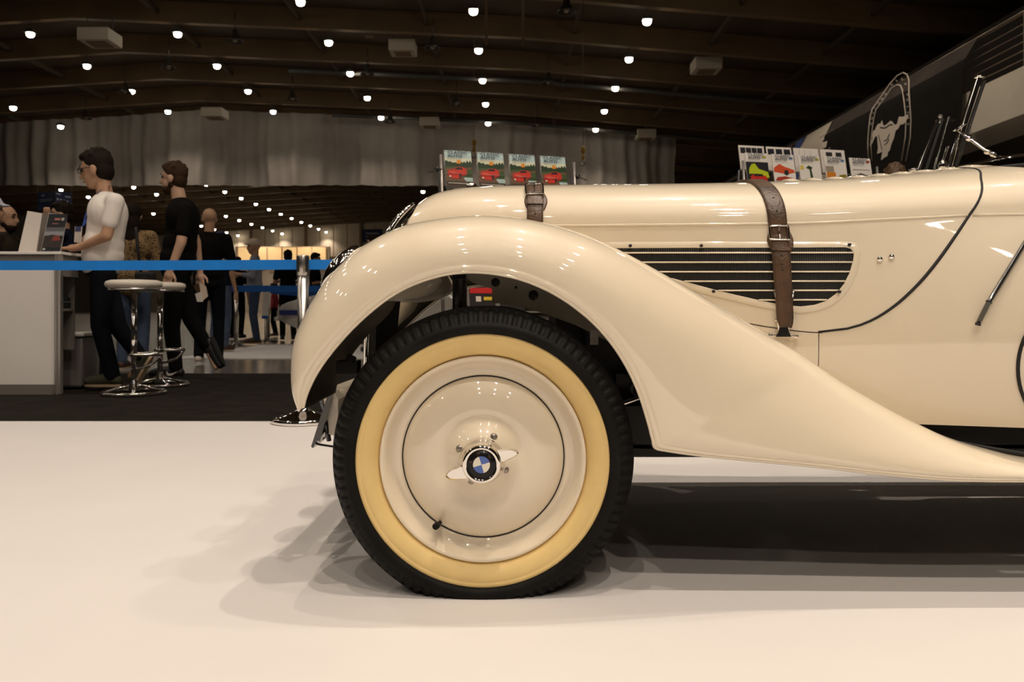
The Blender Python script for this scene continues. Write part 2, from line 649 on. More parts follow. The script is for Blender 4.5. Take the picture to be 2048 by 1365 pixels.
# hanging rods and chain hoists
for u, lab in ((973, 'left thin brass coloured rod hanging from the roof at the top'), (1046, 'right thin brass coloured rod hanging from the roof at the top')):
    a, b = P(u, -80, 22), P(u, 90, 22)
    b.x = a.x
    tag(obj('hanging_rod', tube([a, b], 0.035, 8), 'beam_steel', loc=b), lab, 'rod')
mat('hoist_yellow', (0.45, 0.28, 0.04), 0.5)
for u, v, lab in ((948, 285, 'yellow hook hoist hanging left over the front magazine rack'), (1166, 300, 'yellow hook hoist hanging right of the front magazine rack')):
    c = P(u, v, 24)
    t = thing('chain_hoist', c, lab, 'hoist')
    obj('cable', tube([c, (c.x, c.y, beam_z(c.x) + 0.7)], 0.008, 6), 'rail_steel', t)
    obj('hook_block', join(ball((c.x, c.y, c.z), (0.07, 0.06, 0.12), 10, 8), ball((c.x, c.y, c.z - 0.2), (0.05, 0.05, 0.10), 10, 8)), 'hoist_yellow', t)
    obj('hook', tube([(c.x, c.y, c.z - 0.28), (c.x + 0.06, c.y, c.z - 0.34), (c.x + 0.05, c.y, c.z - 0.42), (c.x - 0.03, c.y, c.z - 0.44), (c.x - 0.06, c.y, c.z - 0.38)], 0.02, 6), 'rail_steel', t)

# mezzanine on the right
SX = 8.55
slab = tag(obj('trim_1', box_mm((SX, 6, 3.87), (19.7, 60, 4.67)), 'slab_white', smooth=False), 'pale concrete edge of the gallery floor', kind='structure')
tag(obj('wall_side', box_mm((9.6, 6, 0), (9.9, 60, 3.87)), 'wall_dark', smooth=False), kind='structure')
tag(obj('wall_gallery', box_mm((12.5, 6, 4.67), (12.7, 60, 8.0)), 'wall_dark', smooth=False), kind='structure')
RXR = SX + 0.16
t = thing('gallery_railing', (RXR, 12, 4.67), 'dark metal railing along the gallery edge behind the black banner', 'railing')
obj('handrail', tube([(RXR, 8, 5.66), (RXR, 40, 5.66)], 0.032, 8), 'rail_steel', t)
for j in range(5):
    obj('rail_bar', tube([(RXR, 8, 4.86 + 0.15 * j), (RXR, 40, 4.86 + 0.15 * j)], 0.010, 6), 'rail_steel', t)
y = 8.4
while y < 40:
    obj('rail_post', box_mm((RXR - 0.03, y - 0.03, 4.67), (RXR + 0.03, y + 0.03, 5.66)), 'rail_steel', t, smooth=False)
    y += 2.0
# ------------------------------------------------------------------ the cream roadster
CYL = 2.56                      # the car's centre line
WX, WZ, WR = -0.0665, 0.310, 0.350
car = thing('vintage_roadster', (WX, CYL, 0), 'cream vintage open roadster with sweeping fenders and leather bonnet straps', 'car')

# ---- near fender: stations from the nose tip to the running board
#      lip pixel, lip depth, crest pixel, crest depth, inner share, inner depth, squareness
ST = [
    ((605, 817), 1.945, (600, 823), 1.990, 1.0, 2.30, 2.0),
    ((612, 790), 1.942, (589.5, 780), 2.030, 1.0, 2.30, 2.0),
    ((628, 755), 1.938, (587, 735), 2.045, 1.0, 2.30, 2.0),
    ((652, 718), 1.935, (590, 690), 2.055, 1.0, 2.30, 2.0),
    ((690, 672), 1.932, (602, 652), 2.065, 1.0, 2.30, 2.0),
    ((735, 628), 1.930, (630, 597), 2.070, 1.0, 2.29, 2.0),
    ((785, 590), 1.928, (672, 541), 2.075, 0.8, 2.29, 2.0),
    ((835, 565), 1.926, (727, 494), 2.080, 0.6, 2.29, 2.0),
    ((890, 549), 1.925, (795, 457.5), 2.085, 0.5, 2.29, 2.0),
    ((945, 544), 1.925, (868, 440), 2.090, 0.4, 2.29, 2.0),
    ((1000, 549), 1.925, (948, 431.5), 2.090, 0.4, 2.29, 2.0),
    ((1055, 563), 1.924, (1025, 435.5), 2.090, 0.4, 2.28, 2.05),
    ((1110, 588), 1.923, (1102, 450), 2.095, 0.35, 2.28, 2.1),
    ((1160, 622), 1.922, (1175, 473), 2.10, 0.3, 2.28, 2.15),
    ((1205, 664), 1.921, (1245, 505), 2.11, 0.25, 2.28, 2.2),
    ((1245, 718), 1.920, (1320, 546), 2.12, 0.22, 2.28, 2.3),
    ((1275, 778), 1.920, (1410, 598), 2.13, 0.20, 2.28, 2.4),
    ((1295, 838), 1.920, (1500, 651), 2.14, 0.16, 2.28, 2.5),
    ((1306, 880), 1.920, (1570, 693), 2.14, 0.13, 2.27, 2.6),
    ((1311, 896), 1.920, (1600, 712), 2.14, 0.12, 2.26, 2.6),
    ((1335, 902), 1.920, (1625, 729), 2.14, 0.12, 2.26, 2.6),
    ((1400, 911), 1.920, (1680, 766), 2.13, 0.10, 2.25, 2.6),
    ((1500, 921), 1.920, (1750, 806), 2.12, 0.10, 2.24, 2.5),
    ((1620, 932), 1.920, (1820, 842), 2.11, 0.10, 2.22, 2.4),
    ((1760, 948), 1.920, (1890, 873), 2.09, 0.10, 2.20, 2.3),
    ((1900, 960), 1.920, (1970, 897), 2.07, 0.10, 2.18, 2.2),
    ((2048, 963), 1.920, (2060, 916), 2.05, 0.10, 2.16, 2.2),
    ((2220, 960), 1.920, (2220, 926), 2.04, 0.10, 2.15, 2.2),
    ((2480, 960), 1.920, (2480, 930), 2.04, 0.10, 2.15, 2.2),
    ((2900, 960), 1.920, (2900, 930), 2.04, 0.10, 2.15, 2.2),
]
raw = []
for (e, ye, c, yc, k, yi, n) in ST:
    E, C = P(*e, ye), P(*c, yc)
    raw.append([E.x, E.y, E.z, C.x, C.y, C.z, k, yi, n])
dense = catmull(raw, 7)
rows, lip_line = [], []
for s in dense:
    E, C, k, yi, n = Vector(s[0:3]), Vector(s[3:6]), s[6], s[7], s[8]
    r = Vector((C.x - E.x, 0, C.z - E.z))
    L = max(r.length, 1e-5)
    rh = r / L
    q = min(1.0, L / 0.07)
    row = [E + rh * 0.004 * q + Vector((0, 0.020, 0)), E + Vector((0, 0.005, 0)), E + rh * 0.005 * q + Vector((0, -0.0005, 0)),
           E + rh * 0.017 * q + Vector((0, -0.0015, 0)), E + rh * 0.0195 * q + Vector((0, 0.0012, 0))]
    E2 = E + rh * 0.022 * q + Vector((0, 0.0006, 0))
    for i in range(17):
        th = PI / 2 * i / 16
        a, b = math.sin(th) ** (2 / n), 1 - math.cos(th) ** (2 / n) if i < 16 else 1.0
        row.append(Vector((E2.x + (C.x - E2.x) * a, E2.y + (C.y - E2.y) * b, E2.z + (C.z - E2.z) * a)))
    I = Vector((C.x + (E.x - C.x) * k, yi, C.z + (E.z - C.z) * k))
    for i in range(1, 11):
        ph = PI / 2 * i / 10
        row.append(Vector((C.x + (I.x - C.x) * (1 - math.cos(ph)), C.y + (I.y - C.y) * math.sin(ph), C.z + (I.z - C.z) * (1 - math.cos(ph)))))
    rows.append(row)
    lip_line.append(E + Vector((0, 0.004, 0)))
fg = grid(rows)
fg = (fg[0], [tuple(reversed(f)) for f in fg[1]])
SOLID_SIGN = -1.0
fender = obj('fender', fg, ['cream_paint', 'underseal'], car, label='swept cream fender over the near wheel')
obj('fender_bead', tube(lip_line, 0.0042, 8), 'cream_paint', fender)


def mirror(g):
    return [(v[0], 2 * CYL - v[1], v[2]) for v in g[0]], [tuple(reversed(f)) for f in g[1]]


far_fender = obj('fender', mirror(fg), ['cream_paint', 'underseal'], car, label='cream fender on the far side')
for o in (fender, far_fender):
    sd = o.modifiers.new('sheet', 'SOLIDIFY')
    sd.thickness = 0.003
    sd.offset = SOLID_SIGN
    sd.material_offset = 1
obj('fender_bead', mirror(tube(lip_line, 0.0042, 8)), 'cream_paint', far_fender)

# ---- wheel
def make_wheel():
    c0 = (WX, 0, WZ)
    rim_prof = [(0.2335, 1.962), (0.2365, 1.945), (0.2355, 1.936), (0.232, 1.9335), (0.2275, 1.936), (0.222, 1.948), (0.214, 1.962), (0.205, 1.970),
                (0.196, 1.972), (0.1905, 1.9725), (0.1890, 1.9765), (0.1860, 1.9765), (0.1845, 1.9715), (0.175, 1.9645), (0.165, 1.9585), (0.155, 1.9535), (0.145, 1.9495), (0.135, 1.9465), (0.125, 1.9445), (0.115, 1.9435), (0.105, 1.9436), (0.095, 1.9436), (0.085, 1.9412), (0.075, 1.9355), (0.065, 1.9280), (0.055, 1.9215), (0.045, 1.9170), (0.0, 1.914)]
    w = obj('wheel', lathe(rim_prof, c0, (0, 1, 0), 128), 'cream_paint', car, label='cream disc wheel')
    obj('groove_line', lathe([(0.1888, 1.9742), (0.1875, 1.9736), (0.1862, 1.9742)], c0, (0, 1, 0), 128), 'black_matt', w)
    ww = [(0.2345, 1.950), (0.238, 1.941), (0.246, 1.929), (0.256, 1.9215), (0.266, 1.9180), (0.2745, 1.9170), (0.2765, 1.9176), (0.2785, 1.9160), (0.2855, 1.9160), (0.2875, 1.9185)]
    obj('whitewall', lathe(ww, c0, (0, 1, 0), 128), 'whitewall', w, label='yellowed cream band of the tyre')
    # tyre with shoulder blocks
    half = [(0.2865, 1.925), (0.2870, 1.9165), (0.2895, 1.9120), (0.2950, 1.9090), (0.3020, 1.9080), (0.3080, 1.9100), (0.3125, 1.9135),
            (0.3150, 1.9150), (0.3210, 1.9190), (0.3290, 1.9265), (0.3360, 1.9365), (0.3420, 1.9480), (0.3445, 1.9540), (0.3475, 1.9620), (0.3492, 1.9700), (0.3500, 1.9780)]
    prof = [(r, y, 7 <= i <= 11) for i, (r, y) in enumerate(half)]
    for gy in (1.9795, 1.9905):
        prof += [(0.350, gy, False), (0.345, gy + 0.001, False), (0.345, gy + 0.003, False), (0.350, gy + 0.004, False)]
    m0 = 1.9885
    prof += [(r, 2 * m0 - y, f) for (r, y, f) in reversed(prof)]
    prof.append((0.25, 2.04, False))
    nb = 92
    seg = nb * 6
    rws = []
    for (r, y, f) in prof:
        ring = []
        for k in range(seg):
            a = 2 * PI * k / seg
            yy, rr = y, r
            if f and (k % 6) in (3, 4, 5):
                dd = 0.0038 if (k % 6) == 4 else 0.0026
                yy += dd if y < m0 else -dd
                rr -= 0.0022
            x = WX + rr * math.cos(a)
            z = WZ + rr * math.sin(a)
            if z < 0.030:
                t_ = max(0.0, (0.030 - z) / 0.07)
                yy += (-0.010 if y < m0 else 0.010) * t_
            z = max(z, 0.0015)
            ring.append((x, yy, z))
        rws.append(ring)
    tyre = obj('tyre', grid(rws, close_v=True), 'black_rubber', w, label='black tyre with notched shoulder blocks', angle=38)
    return w, tyre


wheel, tyre = make_wheel()
# far wheel: the same meshes turned round
fw = wheel.copy()
COL.objects.link(fw)
fw.parent = car
fw.rotation_euler = (0, 0, PI)
fw['label'] = 'wheel on the far side'
for ch in list(wheel.children):
    c = ch.copy()
    COL.objects.link(c)
    c.parent = fw
# hub details on the near wheel
HC = (-0.0672, 0, WZ)
HX, HZ = HC[0], HC[2]
obj('hub_cap', lathe([(0.052, 1.918), (0.0500, 1.908), (0.0445, 1.900), (0.0435, 1.886), (0.0440, 1.878), (0.0425, 1.8715), (0.0395, 1.8685), (0.0350, 1.8680), (0.0328, 1.8695), (0.0318, 1.8715)], HC, (0, 1, 0), 64), 'chrome', wheel, label='chrome knock-off hub cap')
ear_r = [(690, 424), (720, 428), (760, 424), (810, 416), (860, 416), (900, 428), (926, 446), (931, 462), (905, 488), (850, 518), (800, 540), (765, 562), (735, 560), (700, 520)]
ear_l = [(330, 580), (280, 607), (225, 625), (185, 652), (165, 682), (162, 702), (200, 734), (250, 742), (310, 741), (400, 738), (420, 700), (400, 640), (360, 600)]
for nm, ear in (('knock_off_ear', ear_r), ('knock_off_ear', ear_l)):
    ctr = np.mean(np.array(ear), axis=0)
    px = [(860 + x / 5.25, 820 + y / 5.25) for x, y in ear]
    pin = [(860 + (ctr[0] + (x - ctr[0]) * 0.86) / 5.25, 820 + (ctr[1] + (y - ctr[1]) * 0.80) / 5.25) for x, y in ear]
    pb = [(P(u, v, 1.884)) for u, v in px]
    front = [P(u, v, 1.880) for u, v in pin]
    n_ = len(px)
    V = [tuple(p) for p in front] + [tuple(p) for p in pb] + [(p.x, 1.898, p.z) for p in pb]
    Fc = [tuple(range(n_)), tuple(reversed(range(2 * n_, 3 * n_)))]
    for i in range(n_):
        j = (i + 1) % n_
        Fc += [(i, i + n_, j + n_, j), (i + n_, i + 2 * n_, j + 2 * n_, j + n_)]
    fix_normals(obj(nm, (V, Fc), 'chrome', wheel, smooth=True, angle=30))
obj('emblem_disc', lathe([(0.0320, 1.8725), (0.0310, 1.8700), (0.0190, 1.8695), (0.0, 1.8695)], HC, (0, 1, 0), 48), 'emblem_black', wheel, label='black ring of the hub emblem')
rot = math.radians(-17)
for q in range(4):
    a0 = PI / 2 * q - rot
    pts = [(HX, 1.8688, HZ)] + [(HX + 0.0186 * math.cos(a0 + PI / 2 * i / 12), 1.8688, HZ + 0.0186 * math.sin(a0 + PI / 2 * i / 12)) for i in range(13)]
    obj('emblem_quadrant', (pts, [tuple(range(14))]), 'emblem_blue' if q in (0, 2) else 'emblem_white', wheel, smooth=False)
for ch, deg in (('B', 165), ('M', 105), ('W', 45)):
    a = math.radians(deg)
    cx, cz = HX + 0.0250 * math.cos(a), HZ + 0.0250 * math.sin(a)
    ra = a - PI / 2
    obj('emblem_letter', text_geo(ch, 0.0095, lambda x, y: (cx + x * math.cos(ra) - y * math.sin(ra), 1.8692, cz + x * math.sin(ra) + y * math.cos(ra))), 'worn_gilt', wheel, smooth=False)
for (u, v) in ((987, 876), (919.5, 899), (1010, 941), (943, 963)):
    c = P(u, v, 1.9205)
    obj('wheel_nut', lathe([(0.0092, 0.024), (0.0092, 0.006), (0.0082, 0.0025), (0.0055, 0.0004), (0.0, 0.0)], c, (0, 1, 0), 16), 'dull_steel', wheel)
    obj('nut_seat', lathe([(0.0125, 0.020), (0.0110, 0.013), (0.008, 0.012)], c, (0, 1, 0), 20), 'cream_dull', wheel)
va, vb = P(880, 1046, 1.968), P(871, 1054, 1.928)
obj('valve_stem', tube([va, va.lerp(vb, 0.55), va.lerp(vb, 0.56), vb, vb + (vb - va) * 0.05], [0.0045, 0.005, 0.0078, 0.0078, 0.006], 14), 'black_rubber', wheel)

# ---- bonnet and body surface
w_c = curve_fn([(-0.34, 0.19), (-0.28, 0.225), (-0.15, 0.252), (0.0, 0.268), (0.3, 0.29), (0.7, 0.33), (1.0, 0.38), (1.3, 0.45), (1.6, 0.52), (2.0, 0.56), (2.6, 0.58)])
z_c = curve_fn([(-0.34, 0.845), (-0.2, 0.868), (0.0, 0.8755), (0.3, 0.876), (0.7, 0.876), (1.0, 0.884), (1.2, 0.889), (1.45, 0.884), (2.0, 0.87), (2.6, 0.86)])
z_t = curve_fn([(-0.34, 0.915), (-0.28, 0.962), (-0.21, 0.998), (-0.124, 1.012), (0.0, 1.0165), (0.55, 1.0215), (0.85, 1.028), (1.14, 1.046), (1.35, 1.066), (1.6, 1.085), (2.0, 1.09), (2.6, 1.06)])
flare = curve_fn([(-0.4, 0.0), (0.45, 0.0), (0.8, 0.025), (1.1, 0.06), (1.4, 0.085), (1.8, 0.10), (2.6, 0.10)])
Z_BOT = curve_fn([(-0.4, 0.76), (0.10, 0.76), (0.35, 0.69), (0.67, 0.606), (0.80, 0.592), (2.6, 0.592)])


def body_pt(X, v, off=0.0):
    """v: 0 crown, 1 crease, 2 bonnet edge, 3 sill; negative on the far side"""
    s = 1 if v >= 0 else -1
    v = abs(v)
    wc, zc, zt = w_c(X), z_c(X), z_t(X)
    if v <= 1:
        th = v * PI / 2
        a, b = math.sin(th) ** (2 / 2.15), max(0.0, math.cos(th)) ** (2 / 2.15)
        w, z = wc * a, zc + (zt - zc) * b
        nx, nz = math.sin(th), math.cos(th)
        w += nx * off
        z += nz * off
    else:
        zb = Z_BOT(X)
        z = zc + (zb - zc) * (v - 1) if v <= 2 else zb + (0.36 - zb) * (v - 2)
        t_ = (zc - z) / (zc - 0.36)
        w = wc + flare(X) * math.sin(PI * min(t_ * 0.85, 1.0)) + off
    return Vector((X, CYL - s * w, z))


def on_side(u, v, off=0.0):
    """where the pixel's ray meets the body's near flank"""
    y = 2.25
    for _ in range(14):
        p = P(u, v, y)
        zc = z_c(p.x)
        t_ = max(0.0, (zc - p.z) / (zc - 0.36))
        y = CYL - (w_c(p.x) + flare(p.x) * math.sin(PI * min(t_ * 0.85, 1.0))) - off
    return P(u, v, y)


# where the bonnet ends: X of the rear edge along v
xc_top = curve_fn([(0.0, 1.27), (0.35, 1.262), (0.6, 1.218), (0.8, 1.190), (0.92, 1.170), (1.0, 1.154)])
xz_side = [(0.889, 1.154), (0.843, 1.120), (0.75, 1.049), (0.701, 1.006), (0.656, 0.958), (0.621, 0.905), (0.603, 0.855), (0.594, 0.7905)]
xc_side = curve_fn([((0.889 - z) / (0.889 - 0.594) + 1, x) for z, x in xz_side])


def x_cut(v):
    v = abs(v)
    return xc_top(v) if v <= 1 else xc_side(min(v, 2))


VS = [i / 14 for i in range(15)] + [1 + i / 18 for i in range(1, 19)]
VS = [-v for v in reversed(VS[1:])] + VS
x_nose = curve_fn([(0.0, -0.262), (0.5, -0.270), (1.0, -0.300), (2.0, -0.34)])
NXB = 60
rows = []
for i in range(NXB + 1):
    t_ = i / NXB
    t_ = t_ ** 1.25
    row = []
    for v in VS:
        a, b = x_nose(abs(v)), x_cut(v) - 0.0025
        row.append(body_pt(a + (b - a) * t_, v))
    rows.append(row)
bonnet = obj('bonnet', grid(rows), 'cream_paint', car, label='long cream bonnet with rounded top')
fix_normals(bonnet)
VS3 = VS + [2 + i / 8 for i in range(1, 9)]
VS3 = [-v for v in reversed([2 + i / 8 for i in range(1, 9)])] + VS3
rows = []
for i in range(41):
    t_ = (i / 40) ** 1.4
    row = []
    for v in VS3:
        a = (x_cut(v) + 0.0025) if abs(v) <= 2 else 0.7925
        row.append(body_pt(a + (2.5 - a) * t_, v))
    rows.append(row)
gv, gf = grid(rows)
nv = len(VS3)
keep = []
for f in gf:
    mx_ = sum(gv[i][0] for i in f) / 4
    vm = sum(VS3[i % nv] for i in f) / 4
    if not (mx_ > 1.56 and abs(vm) < 0.80):
        keep.append(f)
scuttle = obj('body_shell', (gv, keep), 'cream_paint', car, label='cream cowl and door side behind the bonnet')
fix_normals(scuttle)
# open cockpit
obj('cockpit_tub', ([(1.56, 2.16, 0.40), (2.48, 2.10, 0.40), (2.48, 3.02, 0.40), (1.56, 2.96, 0.40), (1.56, 2.16, 0.93), (2.48, 2.10, 0.93), (2.48, 3.02, 0.93), (1.56, 2.96, 0.93)], [(0, 1, 2, 3), (0, 4, 5, 1), (1, 5, 6, 2), (2, 6, 7, 3), (3, 7, 4, 0)]), 'black_matt', car, smooth=False)
for yy in (2.36, 2.76):
    bevel(obj('seat', join(box((2.18, yy, 0.55), (0.46, 0.36, 0.16)), box((2.38, yy, 0.78), (0.12, 0.36, 0.42))), 'leather', car, smooth=False), 0.03, 3)
sw_c = Vector((1.80, 2.36, 0.92))
sw_r = [sw_c + Vector((0.08 * math.sin(a), 0.19 * math.cos(a), 0.17 * math.sin(a))) for a in [2 * PI * i / 36 for i in range(36)]]
stw = obj('steering_wheel', tube(sw_r, 0.011, 8, closed=True), 'black_paint', car)
obj('steering_column', tube([sw_c, sw_c + Vector((-0.26, 0, -0.12))], 0.016, 10), 'black_matt', stw)
for a in (0.5, 2.6, 4.7):
    obj('wheel_spoke', tube([sw_c, sw_c + Vector((0.08 * math.sin(a), 0.19 * math.cos(a), 0.17 * math.sin(a)))], 0.006, 6), 'steel', stw)
rows = []
for i in range(21):
    X = 0.40 + (0.7917 - 0.40) * i / 20
    rows.append([body_pt(X, 2.012 + 0.98 * j / 8) for j in range(9)])
fix_normals(obj('side_apron', grid(rows), 'cream_paint', car))
# rubber line in the gap behind the bonnet
seam = [body_pt(x_cut(v), v, -0.0005) for v in [i / 30 for i in range(61)]]
obj('bonnet_seal', tube(seam, [0.0030 + 0.0014 * math.sin(PI * min(1, max(0, (i - 26) / 34))) for i in range(61)], 8), 'black_matt', car)
edge = [body_pt(X, 2, -0.001) + Vector((0, 0, -0.002)) for X in [0.3 + 0.5 * i / 16 for i in range(17)]]
obj('apron_seam', tube(edge, 0.0016, 6), 'leather_edge', car)
obj('apron_seam', tube([body_pt(0.791, 2.02 + 0.9 * i / 6, -0.0003) for i in range(7)], 0.0007, 6), 'leather_edge', car)
# raised moulding along the flank
for a, b in ((-0.26, 1.150), (1.162, 2.4)):
    obj('moulding', tube([body_pt(a + (b - a) * i / 40, 1.0, 0.0) for i in range(41)], 0.0032, 8), 'cream_paint', bonnet if a < 0 else scuttle)
# black line between body and running board
obj('sill_seal', tube([P(u, v, y) for u, v, y in ((1840, 862, 2.085), (1880, 876, 2.08), (1920, 886, 2.075), (1960, 894, 2.07), (2010, 903, 2.06), (2060, 911, 2.05), (2150, 918, 2.05))], [0.0015, 0.003, 0.0042, 0.005, 0.006, 0.006, 0.006], 8), 'black_matt', car)

# louvres on the bonnet top
for i in range(9):
    X = 0.78 + 0.062 * i
    c0 = body_pt(X, 0.18)
    rws = []
    for a in range(7):
        tt = a / 6
        rws.append([body_pt(X + 0.036 * tt, 0.10 + 0.20 * b / 6, 0.0065 * math.sin(PI * tt) ** 0.7 * math.sin(PI * b / 6) ** 0.5 + 0.0005) for b in range(7)])
    obj('louvre', grid(rws), 'cream_paint', bonnet)

# ---- side vent
inner = [(1225, 497), (1300, 496.5), (1400, 496), (1500, 496), (1600, 495.5), (1690, 495), (1702, 498), (1708, 507), (1706, 522), (1699, 546), (1688, 568), (1672, 588), (1652, 602), (1630, 610), (1602, 613.5),
         (1570, 611), (1530, 603.5), (1480, 592), (1430, 580), (1370, 563.5), (1300, 545), (1225, 524)]
outer = [(1205, 484.5), (1300, 484), (1400, 483.5), (1500, 483.5), (1600, 483), (1697, 483), (1712, 486), (1721, 500), (1720, 526), (1712, 553), (1700, 576), (1682, 598), (1659, 614), (1633, 623), (1602, 627),
         (1568, 624), (1526, 616.5), (1476, 605), (1426, 593), (1366, 576.5), (1296, 558), (1205, 534)]
def dense_poly(p, n=4):
    out = []
    for i in range(len(p)):
        a, b = p[i], p[(i + 1) % len(p)]
        for k in range(n):
            out.append((a[0] + (b[0] - a[0]) * k / n, a[1] + (b[1] - a[1]) * k / n))
    return out


din, dout = dense_poly(inner), dense_poly(outer)
rws = [[on_side(u, v, 0.0003) for u, v in dout], [on_side(u * 0.94 + a * 0.06, v * 0.94 + b * 0.06, 0.0020) for (u, v), (a, b) in zip(dout, din)],
       [on_side(u * 0.10 + a * 0.90, v * 0.10 + b * 0.90, 0.0030) for (u, v), (a, b) in zip(dout, din)], [on_side(u, v, 0.0026) for u, v in din], [on_side(u, v, 0.0004) for u, v in din]]
vent = obj('side_vent', grid(rws, close_v=True), 'cream_paint', car, label='dark slotted air vent in the bonnet side')


def span_at_v(v):
    xs = []
    for i in range(len(inner)):
        (a, b), (c, d) = inner[i], inner[(i + 1) % len(inner)]
        if (b - v) * (d - v) < 0:
            xs.append(a + (c - a) * (v - b) / (d - b))
    return min(xs), max(xs)


def span_at_u(u):
    ys = []
    for i in range(len(inner)):
        (a, b), (c, d) = inner[i], inner[(i + 1) % len(inner)]
        if (a - u) * (c - u) < 0:
            ys.append(b + (d - b) * (u - a) / (c - a))
    return min(ys), max(ys)


rws = []
for i in range(61):
    u = 1226 + (1707 - 1226) * i / 60
    a, b = span_at_u(u)
    rws.append([on_side(u, a + (b - a) * j / 6, 0.0005) for j in range(7)])
obj('vent_backing', grid(rws), 'black_matt', vent, smooth=False)
for v in (506, 525, 544, 563, 581.5, 600.5):
    a, b = span_at_v(v)
    obj('slat', tube([on_side(a + (b - a) * i / 24, v - 0.4 * i / 24, 0.0030) for i in range(25)], 0.0024, 6), 'cream_paint', vent)
geos = []
u = 1228.0
while u < 1706:
    a, b = span_at_u(u)
    geos.append(tube([on_side(u, a, 0.0014), on_side(u, b, 0.0014)], 0.0009, 4))
    u += 4.55
tag(obj('vent_fins', join(*geos), 'grille_dark', vent), kind='stuff')
for (u, v) in ((1261, 491.5), (1403.5, 491.5), (1700.5, 489.5), (1680, 584), (1428, 583)):
    c = on_side(u, v, 0.013)
    obj('vent_bolt', join(lathe([(0.0044, 0.008), (0.0044, 0.002), (0.003, 0.0), (0.0, 0.0)], c, (0, 1, 0), 10)), 'dark_grease', vent)
for (u, v) in ((1761.5, 518.5), (1785, 513.5)):
    c = on_side(u, v, 0.008)
    obj('chrome_stud', join(lathe([(0.0075, 0.010), (0.0075, 0.004), (0.005, 0.0005), (0.0, 0.0)], c, (0, 1, 0), 16)), 'chrome', bonnet)

# ---- leather straps
def strap(name, xa, xb, v0, v1, width, lift, n=70, label=None):
    rws = []
    hw = width / 2
    for i in range(n + 1):
        t_ = i / n
        v = v0 + (v1 - v0) * t_
        X = xa + (xb - xa) * max(0.0, (v - 0.5) / 1.5)
        lf = lift(v)
        h = hw * (1.0 - 0.16 * max(0.0, min(1.0, (v - 1.0))))
        if v > v1 - 0.06:
            h *= 0.72 + 0.28 * (v1 - v) / 0.06
        rws.append([body_pt(X - h, v, lf - 0.002), body_pt(X - h, v, lf + 0.0035), body_pt(X - h * 0.9, v, lf + 0.0047), body_pt(X, v, lf + 0.0052), body_pt(X + h * 0.9, v, lf + 0.0047), body_pt(X + h, v, lf + 0.0035), body_pt(X + h, v, lf - 0.002)])
    o = obj(name, grid(rws), 'leather', car, label=label)
    for s in (-0.86, 0.86):
        pts = []
        for i in range(n + 1):
            v = v0 + (v1 - v0) * i / n
            X = xa + (xb - xa) * max(0.0, (v - 0.5) / 1.5)
            h = hw * (1.0 - 0.16 * max(0.0, min(1.0, (v - 1.0))))
            if v > v1 - 0.06:
                h *= 0.72 + 0.28 * (v1 - v) / 0.06
            pts.append(body_pt(X + s * h, v, lift(v) + 0.0046))
        obj('stitching', tube(pts, 0.0009, 4), 'leather_edge', o)
    return o


def lift2(v):
    return 0.003 if v < 1.1 else 0.003 + 0.012 * min(1.0, (v - 1.1) / 0.25)


XS, XE = 0.690, 0.707
s2 = strap('bonnet_strap', XS, XE, -1.0, 1.985, 0.047, lift2, label='long brown leather strap buckled over the bonnet')


def sx(v):
    return XS + (XE - XS) * max(0.0, (v - 0.5) / 1.5)


def v_of(pix_v):
    """section parameter on the flank for an image row at the strap"""
    p = on_side(1560, pix_v)
    zc, zb = z_c(p.x), Z_BOT(p.x)
    return 1 + (zc - p.z) / (zc - zb)


for pv in (485, 494, 512, 530, 541):
    v = v_of(pv)
    c = body_pt(sx(v), v, lift2(v) + 0.0054)
    obj('strap_hole', lathe([(0.0026, 0.0), (0.0, -0.0004)], c, (0, 1, 0), 10), 'leather_dark', s2)
for v in (0.55, 0.72, 0.88):
    c = body_pt(sx(v), v, 0.0086)
    c2 = body_pt(sx(v), v, 0.0186) - c
    obj('strap_hole', lathe([(0.0027, 0.0), (0.0, 0.0004)], c, c2, 10), 'leather_dark', s2)
# second layer of leather under the buckle, with keeper loops
def layer(v0, v1, width, lf0, taper, par, X0, lift, name='strap_end', n=14):
    rws = []
    for i in range(n + 1):
        t_ = i / n
        v = v0 + (v1 - v0) * t_
        h = width / 2 * (taper[0] + (taper[1] - taper[0]) * t_ + taper[2] * math.sin(PI * t_))
        X = X0(v)
        lf = lift(v) + lf0
        rws.append([body_pt(X - h, v, lf - 0.004), body_pt(X - h, v, lf), body_pt(X - h * 0.88, v, lf + 0.0012), body_pt(X, v, lf + 0.0016), body_pt(X + h * 0.88, v, lf + 0.0012), body_pt(X + h, v, lf), body_pt(X + h, v, lf - 0.004)])
    return obj(name, grid(rws), 'leather', par)


layer(v_of(455) + 0.0, v_of(496), 0.047, 0.0045, (0.80, 0.86, 0.0), s2, sx, lift2)
layer(v_of(462), v_of(506), 0.047, -0.001, (1.08, 0.95, 0.36), s2, lambda v: sx(v) + 0.004, lift2, 'strap_pad')
layer(v_of(494), v_of(502), 0.047, 0.0075, (1.02, 1.02, 0.0), s2, sx, lift2, 'keeper_loop', 6)


def buckle(par, va, vb, X0, lift, w, lf):
    cor = [(-w, va), (-w * 0.55, va - 0.012), (w * 0.55, va - 0.012), (w, va), (w, vb), (w * 0.9, vb + 0.01), (-w * 0.9, vb + 0.01), (-w, vb)]
    pts = catmull([body_pt(X0(v) + dx, v, lift(v) + lf) for dx, v in cor], 4, closed=True)
    obj('buckle', tube(pts, 0.0026, 8, closed=True), 'chrome', par)
    m = (va + vb) / 2
    obj('buckle_prong', tube([body_pt(X0(va), va, lift(va) + lf + 0.003), body_pt(X0(m), m, lift(m) + lf + 0.0035), body_pt(X0(vb), vb, lift(vb) + lf + 0.002)], 0.002, 8), 'chrome', par)


